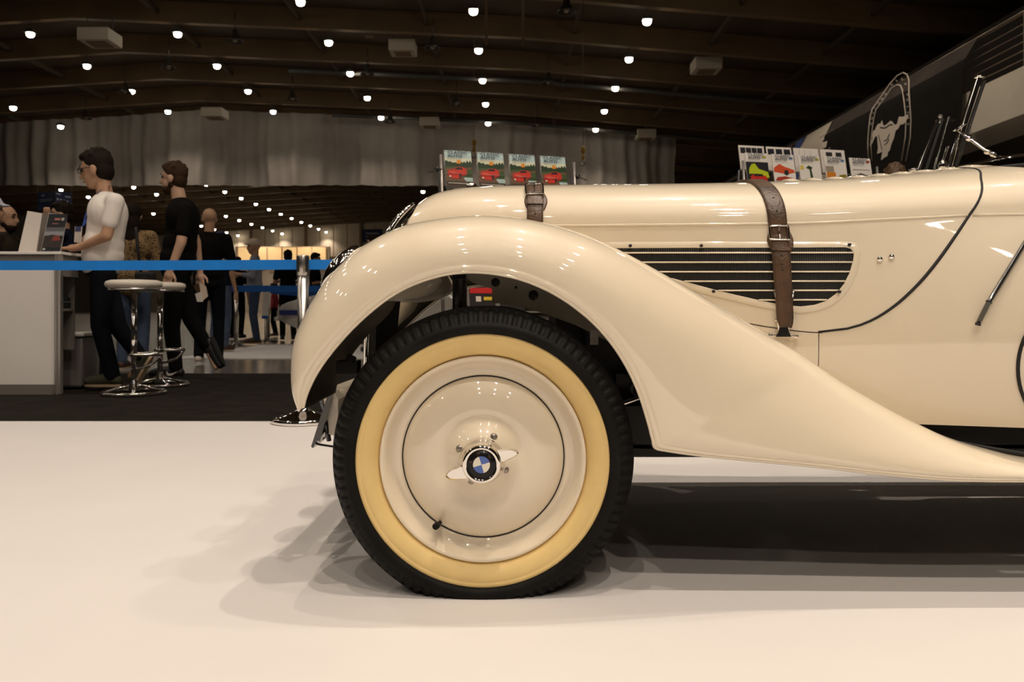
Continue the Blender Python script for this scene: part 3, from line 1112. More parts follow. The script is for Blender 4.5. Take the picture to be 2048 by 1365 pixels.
buckle(s2, v_of(455), v_of(478), sx, lift2, 0.0235, 0.0085)
# chrome anchor plate, triangle and thumb nuts below the strap
tri = [(1548, 582), (1550, 579.5), (1561, 650), (1559, 662), (1554, 668), (1552, 672.5), (1582, 672.5), (1581, 668), (1575, 652), (1586, 579.5), (1588, 582)]
tr_l = [on_side(1549, 581, 0.016), on_side(1555, 612, 0.012), on_side(1557, 650, 0.008), on_side(1558, 664, 0.006)]
tr_r = [on_side(1588, 581, 0.016), on_side(1582, 612, 0.012), on_side(1577, 650, 0.008), on_side(1576, 664, 0.006)]
obj('anchor_bracket', join(tube(tr_l, 0.0034, 8), tube(tr_r, 0.0034, 8), tube([tr_l[0], tr_r[0]], 0.0026, 8)), 'chrome', s2)
obj('anchor_plate', prism([on_side(u, v, 0.013) for u, v in ((1559, 655), (1576, 655), (1578, 664), (1583, 674), (1551, 674), (1557, 664))], [on_side(u, v, 0.002) for u, v in ((1559, 655), (1576, 655), (1578, 664), (1583, 674), (1551, 674), (1557, 664))]), 'chrome', s2, smooth=False)
for u, v in ((1540, 671.5), (1592, 673.5)):
    c = on_side(u, v, 0.010)
    obj('thumb_nut', join(ball(c, (0.008, 0.007, 0.0065), 12, 8), tube([c, on_side(1567, 671, 0.008)], 0.003, 6)), 'chrome', s2)
for u, v in ((1552, 641), (1582, 642)):
    obj('strap_rivet', ball(on_side(u, v, 0.004), 0.0035, 10, 6), 'chrome', s2)

X1 = 0.062
s1 = strap('bonnet_strap', X1, X1, -1.0, 1.6, 0.043, lambda v: 0.003, label='short visible brown leather strap at the front of the bonnet')
f1 = lambda v: X1
l1 = lambda v: 0.003
layer(0.36, 0.78, 0.046, 0.0045, (0.82, 0.86, 0.0), s1, f1, l1)
layer(0.58, 0.82, 0.048, -0.001, (1.05, 0.95, 0.30), s1, lambda v: X1 + 0.003, l1, 'strap_pad')
layer(0.70, 0.76, 0.045, 0.0075, (1.03, 1.03, 0.0), s1, f1, l1, 'keeper_loop', 6)
buckle(s1, 0.40, 0.60, f1, l1, 0.0235, 0.0085)
for v in (0.50, 0.88):
    c = body_pt(X1, v, 0.0098)
    obj('strap_hole', lathe([(0.0026, 0.0), (0.0, 0.0004)], c, body_pt(X1, v, 0.02) - c, 10), 'leather_dark', s1)

# ---- grille
gx = curve_fn([(0.38, -0.425), (0.55, -0.425), (0.70, -0.412), (0.80, -0.390), (0.876, -0.355), (0.934, -0.306), (0.965, -0.262), (0.985, -0.220)])
grille = obj('radiator_grille', grid([[(gx(z) + 0.05, CYL + 0.225 * s, z) for z in [0.40 + 0.05 * i for i in range(11)]] for s in (-1, -0.5, 0, 0.5, 1)]), 'black_matt', car, label='dark split grille with chrome surround')
for s in (-1, 1):
    outline = []
    for a in range(28):
        t_ = 2 * PI * a / 28
        cy = 0.118 + 0.100 * math.copysign(abs(math.cos(t_)) ** 0.75, math.cos(t_))
        cz = 0.675 + 0.272 * math.copysign(abs(math.sin(t_)) ** 0.75, math.sin(t_))
        outline.append(Vector((gx(cz) + 0.9 * (cy - 0.05) ** 2 - 0.0, CYL + s * cy, cz)))
    obj('grille_surround', tube(catmull(outline, 2, closed=True), 0.009, 8, closed=True), 'chrome', grille)
    for k in range(9):
        cy = 0.032 + 0.021 * k
        ex = max(0.05, 1 - abs((cy - 0.118) / 0.100) ** 2.67) ** (1 / 2.67)
        za, zb = 0.675 - 0.272 * ex, 0.675 + 0.272 * ex
        obj('grille_bar', tube([(gx(z) + 0.9 * (cy - 0.05) ** 2 + 0.004, CYL + s * cy, z) for z in [za + (zb - za) * i / 12 for i in range(13)]], 0.0042, 6), 'dull_steel', grille)
# nose skin joining grille and bonnet
rows = []
for i in range(7):
    t_ = i / 6
    row = []
    for v in [-1.9 + 3.8 * j / 40 for j in range(41)]:
        b_ = body_pt(x_nose(abs(v)), v)
        a_ = Vector((gx(min(b_.z, 0.98)) + 0.035, CYL + (b_.y - CYL) * 0.93, b_.z - 0.012))
        row.append(a_.lerp(b_, t_ ** 0.8))
    rows.append(row)
fix_normals(obj('nose_skin', grid(rows), 'cream_paint', car))
# badge and filler on the nose
obj('nose_ornament', join(lathe([(0.016, 0.0), (0.014, 0.008), (0.008, 0.012), (0.0, 0.013)], body_pt(-0.118, 0.18, 0.0), (0, -0.2, 1), 14)), 'chrome', bonnet)

# ---- headlamps
def headlamp(side):
    c = P(685, 541, 2.30)
    ax = Vector((-0.78, 0, 0.62)).normalized()
    fl = (lambda g: g) if side > 0 else mirror
    rws = []
    for i in range(13):
        t_ = i / 12
        cc = c + Vector((0.27 * t_, 0, -0.030 * t_))
        n_ = ax.lerp(Vector((-1, 0, 0)), min(1.0, t_ * 3)).normalized()
        y_ = Vector((0, 1, 0))
        z_ = n_.cross(y_).normalized()
        r_ = 0.0775 * math.sqrt(max(0.0, 1 - t_ ** 2.2)) + 0.002
        rws.append([cc + (y_ * math.cos(2 * PI * k / 32) + z_ * math.sin(2 * PI * k / 32)) * r_ for k in range(32)])
    h = obj('headlamp', fl(grid(rws, close_v=True)), 'cream_paint', car)
    fix_normals(h)
    obj('lamp_rim', fl(lathe([(0.064, -0.016), (0.072, -0.018), (0.0795, -0.009), (0.0805, 0.004), (0.077, 0.010)], c, -ax, 40)), 'chrome', h)
    obj('lamp_lens', fl(lathe([(0.0, -0.036), (0.025, -0.034), (0.05, -0.027), (0.064, -0.018), (0.067, -0.010)], c, -ax, 40)), 'chrome', h, label='glassy domed lens')


headlamp(1)
headlamp(-1)

# ---- what shows under the fenders
chassis = obj('chassis_tray', join(box_mm((0.10, 2.20, 0.268), (2.3, 2.92, 0.30)), box_mm((0.02, 2.20, 0.29), (2.3, 2.26, 0.40)), box_mm((0.02, 2.86, 0.29), (2.3, 2.92, 0.40))), 'black_matt', car, smooth=False)
iw = [(922, 528), (1010, 528), (1100, 543), (1185, 590), (1262, 680), (1300, 760), (1250, 700), (1150, 650), (1060, 618), (1000, 607), (984, 607), (984, 578), (946, 566), (925, 552)]
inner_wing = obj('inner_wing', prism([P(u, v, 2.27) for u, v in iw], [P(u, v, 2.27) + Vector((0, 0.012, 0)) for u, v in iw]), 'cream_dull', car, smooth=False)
for u, v, r in ((991, 565, 0.012), (1067, 591, 0.0135), (1211, 659, 0.011), (1032, 575, 0.004)):
    obj('wing_bolt', lathe([(r, 0.006), (r * 0.9, 0.001), (r * 0.5, 0.0), (0.0, -0.003)], P(u, v, 2.262), (0, 1, 0), 16), 'dark_grease', inner_wing)
# engine bay mass and suspension
obj('engine_block', join(box_mm((0.12, 2.34, 0.36), (0.62, 2.78, 0.78)), box_mm((0.20, 2.30, 0.40), (0.42, 2.36, 0.60))), 'dark_grease', car, smooth=False)
obj('bulkhead', box_mm((0.62, 2.24, 0.30), (0.66, 2.88, 0.80)), 'black_matt', car, smooth=False)
obj('shock_tower', join(box_mm(tuple(P(905, 700, 2.16)), tuple(P(934, 540, 2.20))), tube([P(918, 660, 2.13), P(918, 560, 2.13)], 0.016, 10)), 'black_paint', car, smooth=False)
obj('transverse_spring', join(*[box((WX + 0.0, CYL, 0.335 + 0.012 * k), (0.05, 0.94 - 0.12 * abs(k - 2), 0.010)) for k in range(5)]), 'dark_grease', car, smooth=False)
obj('axle_stub', tube([(WX, 2.03, WZ), (WX, 2.20, WZ), (WX, 2.24, WZ + 0.02)], [0.06, 0.06, 0.03], 16), 'dark_grease', car)
obj('brake_drum', lathe([(0.0, 2.05), (0.14, 2.05), (0.15, 2.06), (0.15, 2.10), (0.13, 2.115), (0.0, 2.115)], (WX, 0, WZ), (0, 1, 0), 40), 'dark_grease', car)
obj('tie_rod', tube([P(1205, 822, 2.14), P(1330, 778, 2.20)], 0.0065, 10), 'chrome', car)
obj('front_crossmember', box_mm((-0.30, 2.20, 0.33), (-0.20, 2.92, 0.43)), 'dark_grease', car, smooth=False)
obj('frame_bracket', join(box_mm(tuple(P(672, 748, 2.20)), tuple(P(722, 720, 2.26))), tube([P(700, 722, 2.2), P(705, 712, 2.2)], 0.012, 8)), 'black_matt', car, smooth=False)
obj('brake_hose', tube(catmull([P(1272, 792, 2.20), P(1262, 775, 2.18), P(1280, 752, 2.18), P(1292, 730, 2.22)], 5), 0.006, 8), 'dark_grease', car)
obj('steering_box', box_mm(tuple(P(1232, 770, 2.26)), tuple(P(1268, 745, 2.32))), 'dark_grease', car, smooth=False)
obj('shock_link', box_mm(tuple(P(1180, 690, 2.22)), tuple(P(1196, 660, 2.23))), 'dull_steel', car, smooth=False)
# front valance, number plate and its wire
val = [(642, 782), (668, 784), (676, 800), (676, 840), (668, 872), (655, 868), (650, 840), (646, 810)]
obj('front_valance', prism([P(u, v, 2.33) for u, v in val], [P(u, v, 2.33) + Vector((0.02, 0.46, 0)) for u, v in val]), 'cream_paint', car, smooth=False)
pl = [(656, 788), (663, 790), (640, 884), (634, 880), (626, 897), (622, 894)]
obj('number_plate', prism([P(u, v, 2.30) for u, v in pl], [P(u, v, 2.30) + Vector((0, 0.50, 0)) for u, v in pl]), 'black_paint', car, smooth=False, label='glossy black number plate seen edge on')
obj('plate_bracket', join(tube([P(642, 800, 2.33), P(652, 850, 2.33), P(658, 882, 2.34)], 0.007, 8), box_mm(tuple(P(636, 880, 2.33)), tuple(P(657, 866, 2.40)))), 'black_paint', car)
obj('plate_wire', tube(catmull([P(640, 876, 2.31), P(632, 882, 2.31), P(634, 888, 2.31), P(648, 891, 2.31), P(690, 897, 2.31)], 4), 0.003, 8), 'black_matt', car)

# ---- windscreen
def post(a, b, w, name, par, m='chrome'):
    d = (b - a)
    x = Vector((1, 0, 0))
    y = Vector((0, 1, 0))
    rr = []
    for p in (a, a.lerp(b, 0.5), b):
        rr.append([p + x * w[0] * math.copysign(abs(math.cos(q)) ** 0.6, math.cos(q)) + y * w[1] * math.copysign(abs(math.sin(q)) ** 0.6, math.sin(q)) for q in [2 * PI * i / 20 for i in range(20)]])
    V, Fc = grid(rr, close_v=True)
    Fc += [tuple(range(20)), tuple(reversed(range(40, 60)))]
    return fix_normals(obj(name, (V, Fc), m, par, smooth=True, angle=50))


CYW = 2.50
b0, t0 = P(1897, 343, CYW), P(1957, 156, CYW)
near_b = [b0 + Vector((0.008, -0.01, 0.0)), P(1945, 334, 2.42), P(2000, 322, 2.32), P(2048, 316, 2.26), P(2090, 312, 2.215)]
wind_frame = post(b0, t0, (0.0085, 0.010), 'windscreen_frame', car)
wind_frame['label'] = 'chrome centre post of the windscreen'
post(b0 + Vector((0.014, -0.006, 0.0)), t0 + Vector((0.014, -0.006, -0.01)), (0.0045, 0.006), 'rubber_strip', wind_frame, 'black_matt')
post(P(1876, 350, CYW), P(1893, 300, CYW).lerp(t0, 0.05), (0.004, 0.004), 'hinge_rod', wind_frame)
post(P(1910, 262, CYW - 0.02), P(1930, 262, CYW - 0.02) + Vector((0, 0, 0.02)), (0.006, 0.006), 'post_clamp', wind_frame)
obj('post_cap', ball(t0 + Vector((0.003, 0, 0.002)), (0.016, 0.012, 0.007), 12, 8), 'chrome', wind_frame)
obj('post_foot', join(ball(P(1885, 332, CYW), (0.013, 0.012, 0.018), 12, 8), ball(P(1876, 346, CYW), (0.018, 0.014, 0.010), 12, 8), ball(P(1862, 350, CYW), (0.012, 0.012, 0.007), 10, 6)), 'chrome', wind_frame)
nb_s = catmull(near_b, 6)
obj('base_rail', grid([[Vector(p) + Vector((0, 0.004, dz)) for p in nb_s] for dz in (-0.012, -0.006, 0.006, 0.012)] + [[Vector(p) + Vector((0, -0.006, dz)) for p in nb_s] for dz in (0.011, 0.0, -0.012)]), 'chrome', wind_frame)
obj('base_gasket', tube([Vector(p) + Vector((0, 0.002, -0.022)) for p in nb_s], 0.010, 8), 'black_matt', wind_frame)
top_near = [t0 + (Vector(p) - b0) + Vector((0, 0, 0.0)) for p in nb_s]
top_near = [Vector((p.x, p.y, t0.z - 0.012 + 0.0)) for p in top_near]
gl = grid([[Vector(p) + Vector((0.0, 0.0015, 0.01)) for p in nb_s], [p for p in top_near]])
gl2 = grid([[Vector(p) + Vector((0.003, 0.0015, 0.01)) for p in nb_s], [p + Vector((0.003, 0, 0)) for p in top_near]])
obj('glass', gl, 'windscreen_glass', wind_frame, label='clear near windscreen pane')
post(Vector(nb_s[-1]), top_near[-1], (0.006, 0.007), 'outer_post', wind_frame)
stay = [P(1918, 262, 2.47), P(1938, 278, 2.44), P(1975, 304, 2.40), P(2000, 318, 2.37)]
obj('stay_rod', tube(stay, 0.0042, 8), 'chrome', wind_frame)
for c, r in ((stay[1], 0.0085), (stay[2], 0.009), (stay[3], 0.010), (P(1986, 309, 2.39), 0.008)):
    obj('stay_joint', ball(c, (r * 1.2, r, r * 0.85), 10, 8), 'chrome', wind_frame)
# far pane seen almost edge on
YF = 2.96
fa, fb = P(1830, 354, YF), P(1876, 240, YF)
far_frame = post(fa, fb, (0.006, 0.009), 'windscreen_frame', car)
far_frame['label'] = 'chrome frame of the far windscreen pane'
post(fa + Vector((0.040, -0.05, 0)), fb + Vector((0.014, -0.05, 0.0)), (0.005, 0.008), 'pane_frame', far_frame)
post(fa + Vector((0.022, -0.02, 0)), fb + Vector((0.007, -0.02, 0.0)), (0.004, 0.006), 'rubber_strip', far_frame, 'black_matt')
obj('post_cap', join(ball(P(1881, 233, YF), 0.008, 10, 8), ball(P(1879, 243, YF), (0.015, 0.010, 0.006), 10, 6)), 'chrome', far_frame)
obj('post_foot', join(ball(P(1848, 350, 2.9), (0.014, 0.014, 0.010), 10, 8), ball(P(1858, 350, 2.85), (0.012, 0.012, 0.009), 10, 8), ball(P(1827, 341, YF), (0.016, 0.014, 0.009), 10, 8)), 'chrome', far_frame)
obj('glass', grid([[fa + Vector((0.03, -0.03, 0)), fa + Vector((-0.13, -0.42, 0))][::-1], [fb + Vector((0.01, -0.03, 0)), t0 + Vector((0.0, 0.03, 0))][::-1]]), 'windscreen_glass', far_frame)

# ---- dark bar and round panel on the body side
ra, rb, rc = on_side(1956, 648, 0.012), on_side(1977, 606, 0.014), on_side(2060, 470, 0.020)
bar = obj('side_bar', tube([ra, ra.lerp(rb, 0.98), rb, rb.lerp(rc, 0.02), rb.lerp(rc, 0.03), rc], [0.0058, 0.0058, 0.0078, 0.0078, 0.0060, 0.0060], 6), 'black_paint', car, label='black bar standing off the body side')
obj('bar_end', tube([on_side(1955, 651, 0.013), on_side(1956.5, 647, 0.013)], 0.0066, 6), 'black_matt', bar)
rp = []
for k in range(64):
    a = 2 * PI * k / 64
    rp.append(on_side(2188 + 152 * math.cos(a), 738 + 152 * math.sin(a), 0.003))
ringo = obj('round_panel', grid([[Vector(p) for p in rp], [Vector(p) * 0.985 + Vector((on_side(2188, 738, 0.005))) * 0.015 for p in rp], [on_side(2188, 738, 0.007)] * 64], close_v=True), 'cream_paint', car)
obj('panel_ring', tube(rp, 0.0042, 8, closed=True), 'black_matt', ringo)
# ------------------------------------------------------------------ banners on the gallery
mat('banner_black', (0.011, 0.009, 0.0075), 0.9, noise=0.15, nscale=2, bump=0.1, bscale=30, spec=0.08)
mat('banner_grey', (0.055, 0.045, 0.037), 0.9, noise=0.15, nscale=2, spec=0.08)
mat('banner_print', (0.62, 0.53, 0.43), 0.8)
mat('banner_cream', (0.50, 0.43, 0.33), 0.8, noise=0.1, nscale=1)
mat('cloth_blue', (0.03, 0.06, 0.22), 0.8)
BX = SX - 0.15


def banner_pt(y, z, off=0.0):
    """upper part leans over the rail, lower part hangs straight"""
    if z > 5.19:
        x = BX + (RXR - 0.05 - BX) * (z - 5.19) / 0.47
    else:
        x = BX + 0.02 * math.sin(y * 2.1)
    return Vector((x - off, y, z))


def on_banner(u, v, off=0.006):
    y = BX * F / (u - U0)
    for _ in range(25):
        p = P(u, v, y)
        x = banner_pt(y, p.z, off).x
        y = 0.5 * y + 0.5 * x * F / (u - U0)
    return P(u, v, y)


def drop(us, vt, vb, m, label, n=14, k=10):
    """cloth between two image columns hung from the rail"""
    rows = []
    for i in range(n + 1):
        t_ = i / n
        y_top = RXR * F / (us[0][0] + (us[1][0] - us[0][0]) * t_ - U0)
        y_bot = BX * F / (us[0][1] + (us[1][1] - us[0][1]) * t_ - U0)
        row = []
        for j in range(k + 1):
            s = j / k
            z = 5.66 + (vb - 5.66) * s
            yy = y_top + (y_bot - y_top) * s ** 0.8
            row.append(banner_pt(yy, z, 0.0))
        rows.append(row)
    return rows


rows = drop(((1672, 1640), (1962, 1915)), None, 2.95, None, None, 18, 14)
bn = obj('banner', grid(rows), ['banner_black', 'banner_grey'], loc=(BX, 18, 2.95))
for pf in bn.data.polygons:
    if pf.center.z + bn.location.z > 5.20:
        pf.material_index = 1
tag(bn, 'black cloth banner with a pale running horse emblem over the gallery rail', 'banner')
# emblem print: oval band with lettering and the horse
oval_o = [(1737, 322), (1736, 285), (1738, 255), (1741, 232), (1745, 218), (1765, 190), (1780, 168), (1795, 151), (1806, 145.5), (1814, 149), (1818, 160), (1818, 185), (1820, 210), (1822, 240), (1821, 275), (1812, 322)]
oval_i = [(1744, 322), (1742, 285), (1745, 258), (1748, 238), (1752, 220), (1770, 196), (1783, 177), (1794, 170), (1801, 171), (1805, 180), (1808, 200), (1811, 225), (1812, 245), (1811, 275), (1803, 322)]
obj('emblem_ring', tube([on_banner(u, v, 0.012) for u, v in oval_o], 0.018, 4), 'banner_print', bn)
obj('emblem_ring', tube([on_banner(u, v, 0.012) for u, v in oval_i], 0.016, 4), 'banner_print', bn)
word = 'MUSTANG KLUB POLSKA'
mid = [((a[0] + b[0]) / 2, (a[1] + b[1]) / 2) for a, b in zip(oval_o[2:14], (oval_i + [oval_i[-1]])[2:14])]
mid = catmull(mid, 10)
acc = [0.0]
for a, b in zip(mid, mid[1:]):
    acc.append(acc[-1] + float(np.hypot(*(b - a))))
for i, ch in enumerate(word):
    if ch == ' ':
        continue
    d_ = acc[-1] * (0.04 + 0.92 * i / (len(word) - 1))
    k = max(j for j in range(len(acc)) if acc[j] <= d_)
    k = min(k, len(mid) - 2)
    tv = mid[k + 1] - mid[k]
    tv = tv / np.hypot(*tv)
    nv = np.array([tv[1], -tv[0]])
    c_ = mid[k]
    obj('emblem_letter', text_geo(ch, 9.0, lambda x, y: on_banner(c_[0] + tv[0] * x * 0.8 + nv[0] * y * 0.7, c_[1] + tv[1] * x * 0.8 + nv[1] * y * 0.7, 0.012)), 'banner_print', bn, smooth=False)
hz = [(1817, 228), (1812, 231), (1805, 234), (1799, 233), (1797, 236), (1794, 248), (1790, 250), (1784, 243), (1781, 241.5), (1777, 245), (1773, 249), (1768, 252), (1766, 249), (1764, 240), (1761, 247), (1756, 248), (1752, 254), (1750, 260), (1746, 262), (1744, 270), (1745, 278), (1741, 285), (1740, 292),
      (1744, 288), (1750, 274), (1754, 272), (1755, 285), (1756, 296), (1754, 308), (1760, 306), (1765, 303), (1763, 312), (1762, 321), (1768, 316), (1775, 312), (1776, 305), (1780, 300), (1783, 288), (1788, 276), (1791, 262), (1797, 257), (1800, 250), (1806, 249), (1812, 244), (1815, 236)]
obj('horse_print', ([on_banner(u, v, 0.010) for u, v in hz], [tuple(range(len(hz)))]), 'banner_print', bn, smooth=False)
for ln in ([(1760, 255), (1770, 256), (1780, 249), (1785, 250)], [(1768, 282), (1774, 280), (1779, 268)], [(1769, 290), (1775, 285), (1778, 278)], [(1764, 300), (1760, 282), (1757, 270)]):
    obj('print_line', tube([on_banner(u, v, 0.013) for u, v in ln], 0.010, 4), 'banner_black', bn)
rows = drop(((1618, 1595), (1668, 1655)), None, 3.4, None, None, 8, 10)
b2 = obj('banner', grid(rows), 'banner_cream', loc=(BX, 23, 3.4))
tag(b2, 'small cream printed banner left of the black horse banner', 'banner')
obj('print_patch', ([on_banner(u, v, 0.01) for u, v in ((1640, 275), (1668, 258), (1660, 300), (1622, 302))], [(0, 1, 2, 3)]), 'leather', b2, smooth=False)
obj('print_patch', ([on_banner(u, v, 0.012) for u, v in ((1645, 285), (1655, 282), (1652, 295), (1640, 298))], [(0, 1, 2, 3)]), 'banner_print', b2, smooth=False)
rows = drop(((1598, 1585), (1614, 1604)), None, 3.6, None, None, 4, 6)
b3 = obj('banner', grid(rows), 'cloth_blue', loc=(BX, 25, 3.6))
tag(b3, 'narrow dark blue banner furthest along the gallery rail', 'banner')

# ------------------------------------------------------------------ magazine racks
mat('acrylic_edge', (0.45, 0.45, 0.45), 0.15, spec=0.6)
mat('rack_grey', (0.35, 0.32, 0.29), 0.35, metal=0.7)
mat('rack_black', (0.015, 0.015, 0.015), 0.4)
mat('ink_navy', (0.012, 0.02, 0.05), 0.4)
mat('ink_yellow', (0.75, 0.55, 0.03), 0.4)
mat('paper_edge', (0.6, 0.56, 0.5), 0.6)


def quad(a, b, c, d):
    return [(a, b), (c, b), (c, d), (a, d)]


# cover layouts: x 0..1 to the right, y 0..1.4 upward
def cover_scene():
    sh = [((0.50, 0.66, 0.66), quad(0, 0, 1, 1.4)), ((0.70, 0.72, 0.55), quad(0, 0.85, 1, 1.12)), ((0.72, 0.62, 0.40), quad(0, 0.82, 1, 0.98))]
    tr = [(0, 0.62), (0, 0.98), (0.06, 1.02), (0.13, 0.96), (0.20, 0.99), (0.28, 0.93), (0.38, 0.95), (0.5, 0.92), (0.58, 0.93), (0.62, 1.0), (0.66, 0.93), (0.72, 1.01), (0.76, 0.94), (0.84, 1.05), (0.88, 0.96), (0.94, 1.05), (1, 0.95), (1, 0.62)]
    sh.append(((0.02, 0.045, 0.015), tr))
    sh.append(((0.05, 0.09, 0.025), [(0, 0.40), (0, 0.78), (0.5, 0.80), (1, 0.70), (1, 0.40)]))
    sh.append(((0.16, 0.085, 0.045), [(0, 0.52), (0, 0.70), (0.35, 0.74), (1, 0.78), (1, 0.72), (0.6, 0.62), (0.7, 0.3), (1, 0.2), (1, 0), (0, 0)]))
    sh.append(((0.07, 0.045, 0.03), quad(0, 0, 1, 0.24)))
    sh.append(((0.75, 0.28, 0.02), quad(0.44, 0.90, 0.58, 1.04)))
    body = [(0.10, 0.42), (0.08, 0.56), (0.12, 0.64), (0.32, 0.68), (0.40, 0.76), (0.60, 0.78), (0.72, 0.74), (0.78, 0.66), (0.80, 0.52), (0.74, 0.46), (0.60, 0.44), (0.50, 0.34), (0.28, 0.32)]
    sh.append(((0.62, 0.035, 0.02), body))
    sh.append(((0.02, 0.012, 0.012), [(0.34, 0.67), (0.42, 0.75), (0.60, 0.76), (0.66, 0.68)]))
    sh.append(((0.75, 0.10, 0.06), [(0.12, 0.58), (0.30, 0.60), (0.50, 0.52), (0.30, 0.48)]))
    sh.append(((0.03, 0.02, 0.02), [(0.50, 0.36), (0.56, 0.36), (0.59, 0.48), (0.54, 0.52), (0.50, 0.48)]))
    sh.append(((0.8, 0.75, 0.6), quad(0.13, 0.37, 0.19, 0.43)))
    sh.append(((0.42, 0.55, 0.50), [(0.72, 0.22), (0.80, 0.32), (0.95, 0.36), (1, 0.34), (1, 0.22)]))
    sh.append(((0.6, 0.55, 0.48), quad(0.08, 0.13, 0.92, 0.155)))
    return sh


def cover_white(kind):
    sh = [((0.74, 0.70, 0.64), quad(0, 0, 1, 1.4))]
    if kind == 0:
        sh += [((0.02, 0.02, 0.025), quad(0.0, 0, 1, 1.02)), ((0.45, 0.55, 0.02), [(0.10, 0.5), (0.12, 0.72), (0.25, 0.92), (0.40, 0.95), (0.55, 0.72), (0.95, 0.60), (1, 0.36), (0.8, 0.34), (0.4, 0.5)]), ((0.55, 0.03, 0.02), [(0.15, 0.18), (0.15, 0.40), (0.40, 0.52), (0.85, 0.42), (0.92, 0.2), (0.5, 0.1)]), ((0.02, 0.02, 0.02), quad(0.3, 0.40, 0.7, 0.5))]
    elif kind == 1:
        sh += [((0.62, 0.09, 0.03), [(0.02, 0.62), (0.03, 0.80), (0.3, 0.98), (0.55, 0.86), (0.95, 0.74), (0.98, 0.62), (0.6, 0.55)]), ((0.03, 0.03, 0.03), [(0.46, 0.56), (0.52, 0.72), (0.66, 0.72), (0.70, 0.56), (0.58, 0.48)]), ((0.4, 0.05, 0.03), [(0.05, 0.25), (0.15, 0.40), (0.5, 0.45), (0.9, 0.36), (0.95, 0.22)])]
    elif kind == 2:
        sh += [((0.03, 0.05, 0.02), [(0.30, 0.85), (0.45, 0.97), (0.62, 0.88), (0.55, 0.80), (0.60, 0.30), (0.48, 0.3), (0.46, 0.80)]), ((0.70, 0.50, 0.04), [(0.1, 0.15), (0.15, 0.35), (0.5, 0.42), (0.62, 0.25), (0.55, 0.12)]), ((0.65, 0.5, 0.06), quad(0.05, 0.78, 0.20, 0.95))]
    elif kind == 3:
        sh += [((0.60, 0.20, 0.02), [(0.0, 0.2), (0.05, 0.72), (0.45, 0.72), (0.52, 0.2)]), ((0.25, 0.20, 0.03), [(0.55, 0.2), (0.62, 0.6), (0.95, 0.65), (1, 0.2)]), ((0.3, 0.26, 0.2), quad(0.02, 0.74, 0.4, 0.98))]
    else:
        sh += [((0.16, 0.14, 0.11), [(0.08, 0.42), (0.14, 0.62), (0.45, 0.74), (0.9, 0.60), (0.98, 0.40), (0.5, 0.32)]), ((0.04, 0.04, 0.035), [(0.2, 0.5), (0.3, 0.62), (0.6, 0.66), (0.7, 0.52)]), ((0.35, 0.32, 0.26), quad(0.1, 0.86, 0.9, 0.89))]
    dot = [(0.45, 0.40, 0.05), (0.10, 0.18, 0.35), (0.40, 0.36, 0.04), (0.12, 0.22, 0.40), (0.4, 0.05, 0.03)][kind]
    sh.append((dot, [(0.76, 1.24), (0.84, 1.30), (0.95, 1.28), (0.94, 1.20), (0.82, 1.19)]))
    return sh


def cover_dark():
    return [((0.02, 0.015, 0.015), quad(0, 0, 1, 1.4)), ((0.5, 0.45, 0.45), quad(0.0, 1.0, 0.5, 1.3)), ((0.55, 0.02, 0.02), [(0.02, 0.62), (0.05, 0.84), (0.3, 0.98), (0.75, 1.0), (0.98, 0.80), (0.95, 0.62)]), ((0.03, 0.02, 0.02), [(0.2, 0.82), (0.35, 0.94), (0.7, 0.95), (0.8, 0.84)]), ((0.7, 0.6, 0.5), quad(0.25, 0.30, 0.45, 0.5)), ((0.7, 0.5, 0.03), quad(0.55, 0.35, 0.98, 0.48))]


def magazine(corner, ex, up, w, shapes, label, group, title=None, tcol='ink_navy', h=1.4):
    """thin magazine with its printed cover; corner = bottom left, ex to the right, up the page"""
    ex, up = ex.normalized(), up.normalized()
    nrm = ex.cross(up).normalized()      # towards the reader
    c0 = corner
    t = thing('magazine', c0 + ex * w / 2, label, 'magazine', group)
    q = [c0, c0 + ex * w, c0 + ex * w + up * w * h, c0 + up * w * h]
    obj('pages', prism([p - nrm * 0.0005 for p in q], [p - nrm * 0.007 for p in q]), 'paper_edge', t, smooth=False)
    printed('cover', shapes, lambda x, y, o: c0 + ex * (x * w) + up * (y * w) + nrm * (0.0004 + o), t)
    if title:
        for i, (s, y, sz) in enumerate(title):
            obj('title', text_geo(s, sz * w, lambda a, b: c0 + ex * (0.10 * w + a) + up * (y * w + b * 0.8) + nrm * 0.013, align='LEFT', spacing=1.05, bold=0.025), tcol, t, smooth=False)
    return t


TITLE = [('CLASSIC', 1.30, 0.19), ('AUTO', 1.165, 0.19)]
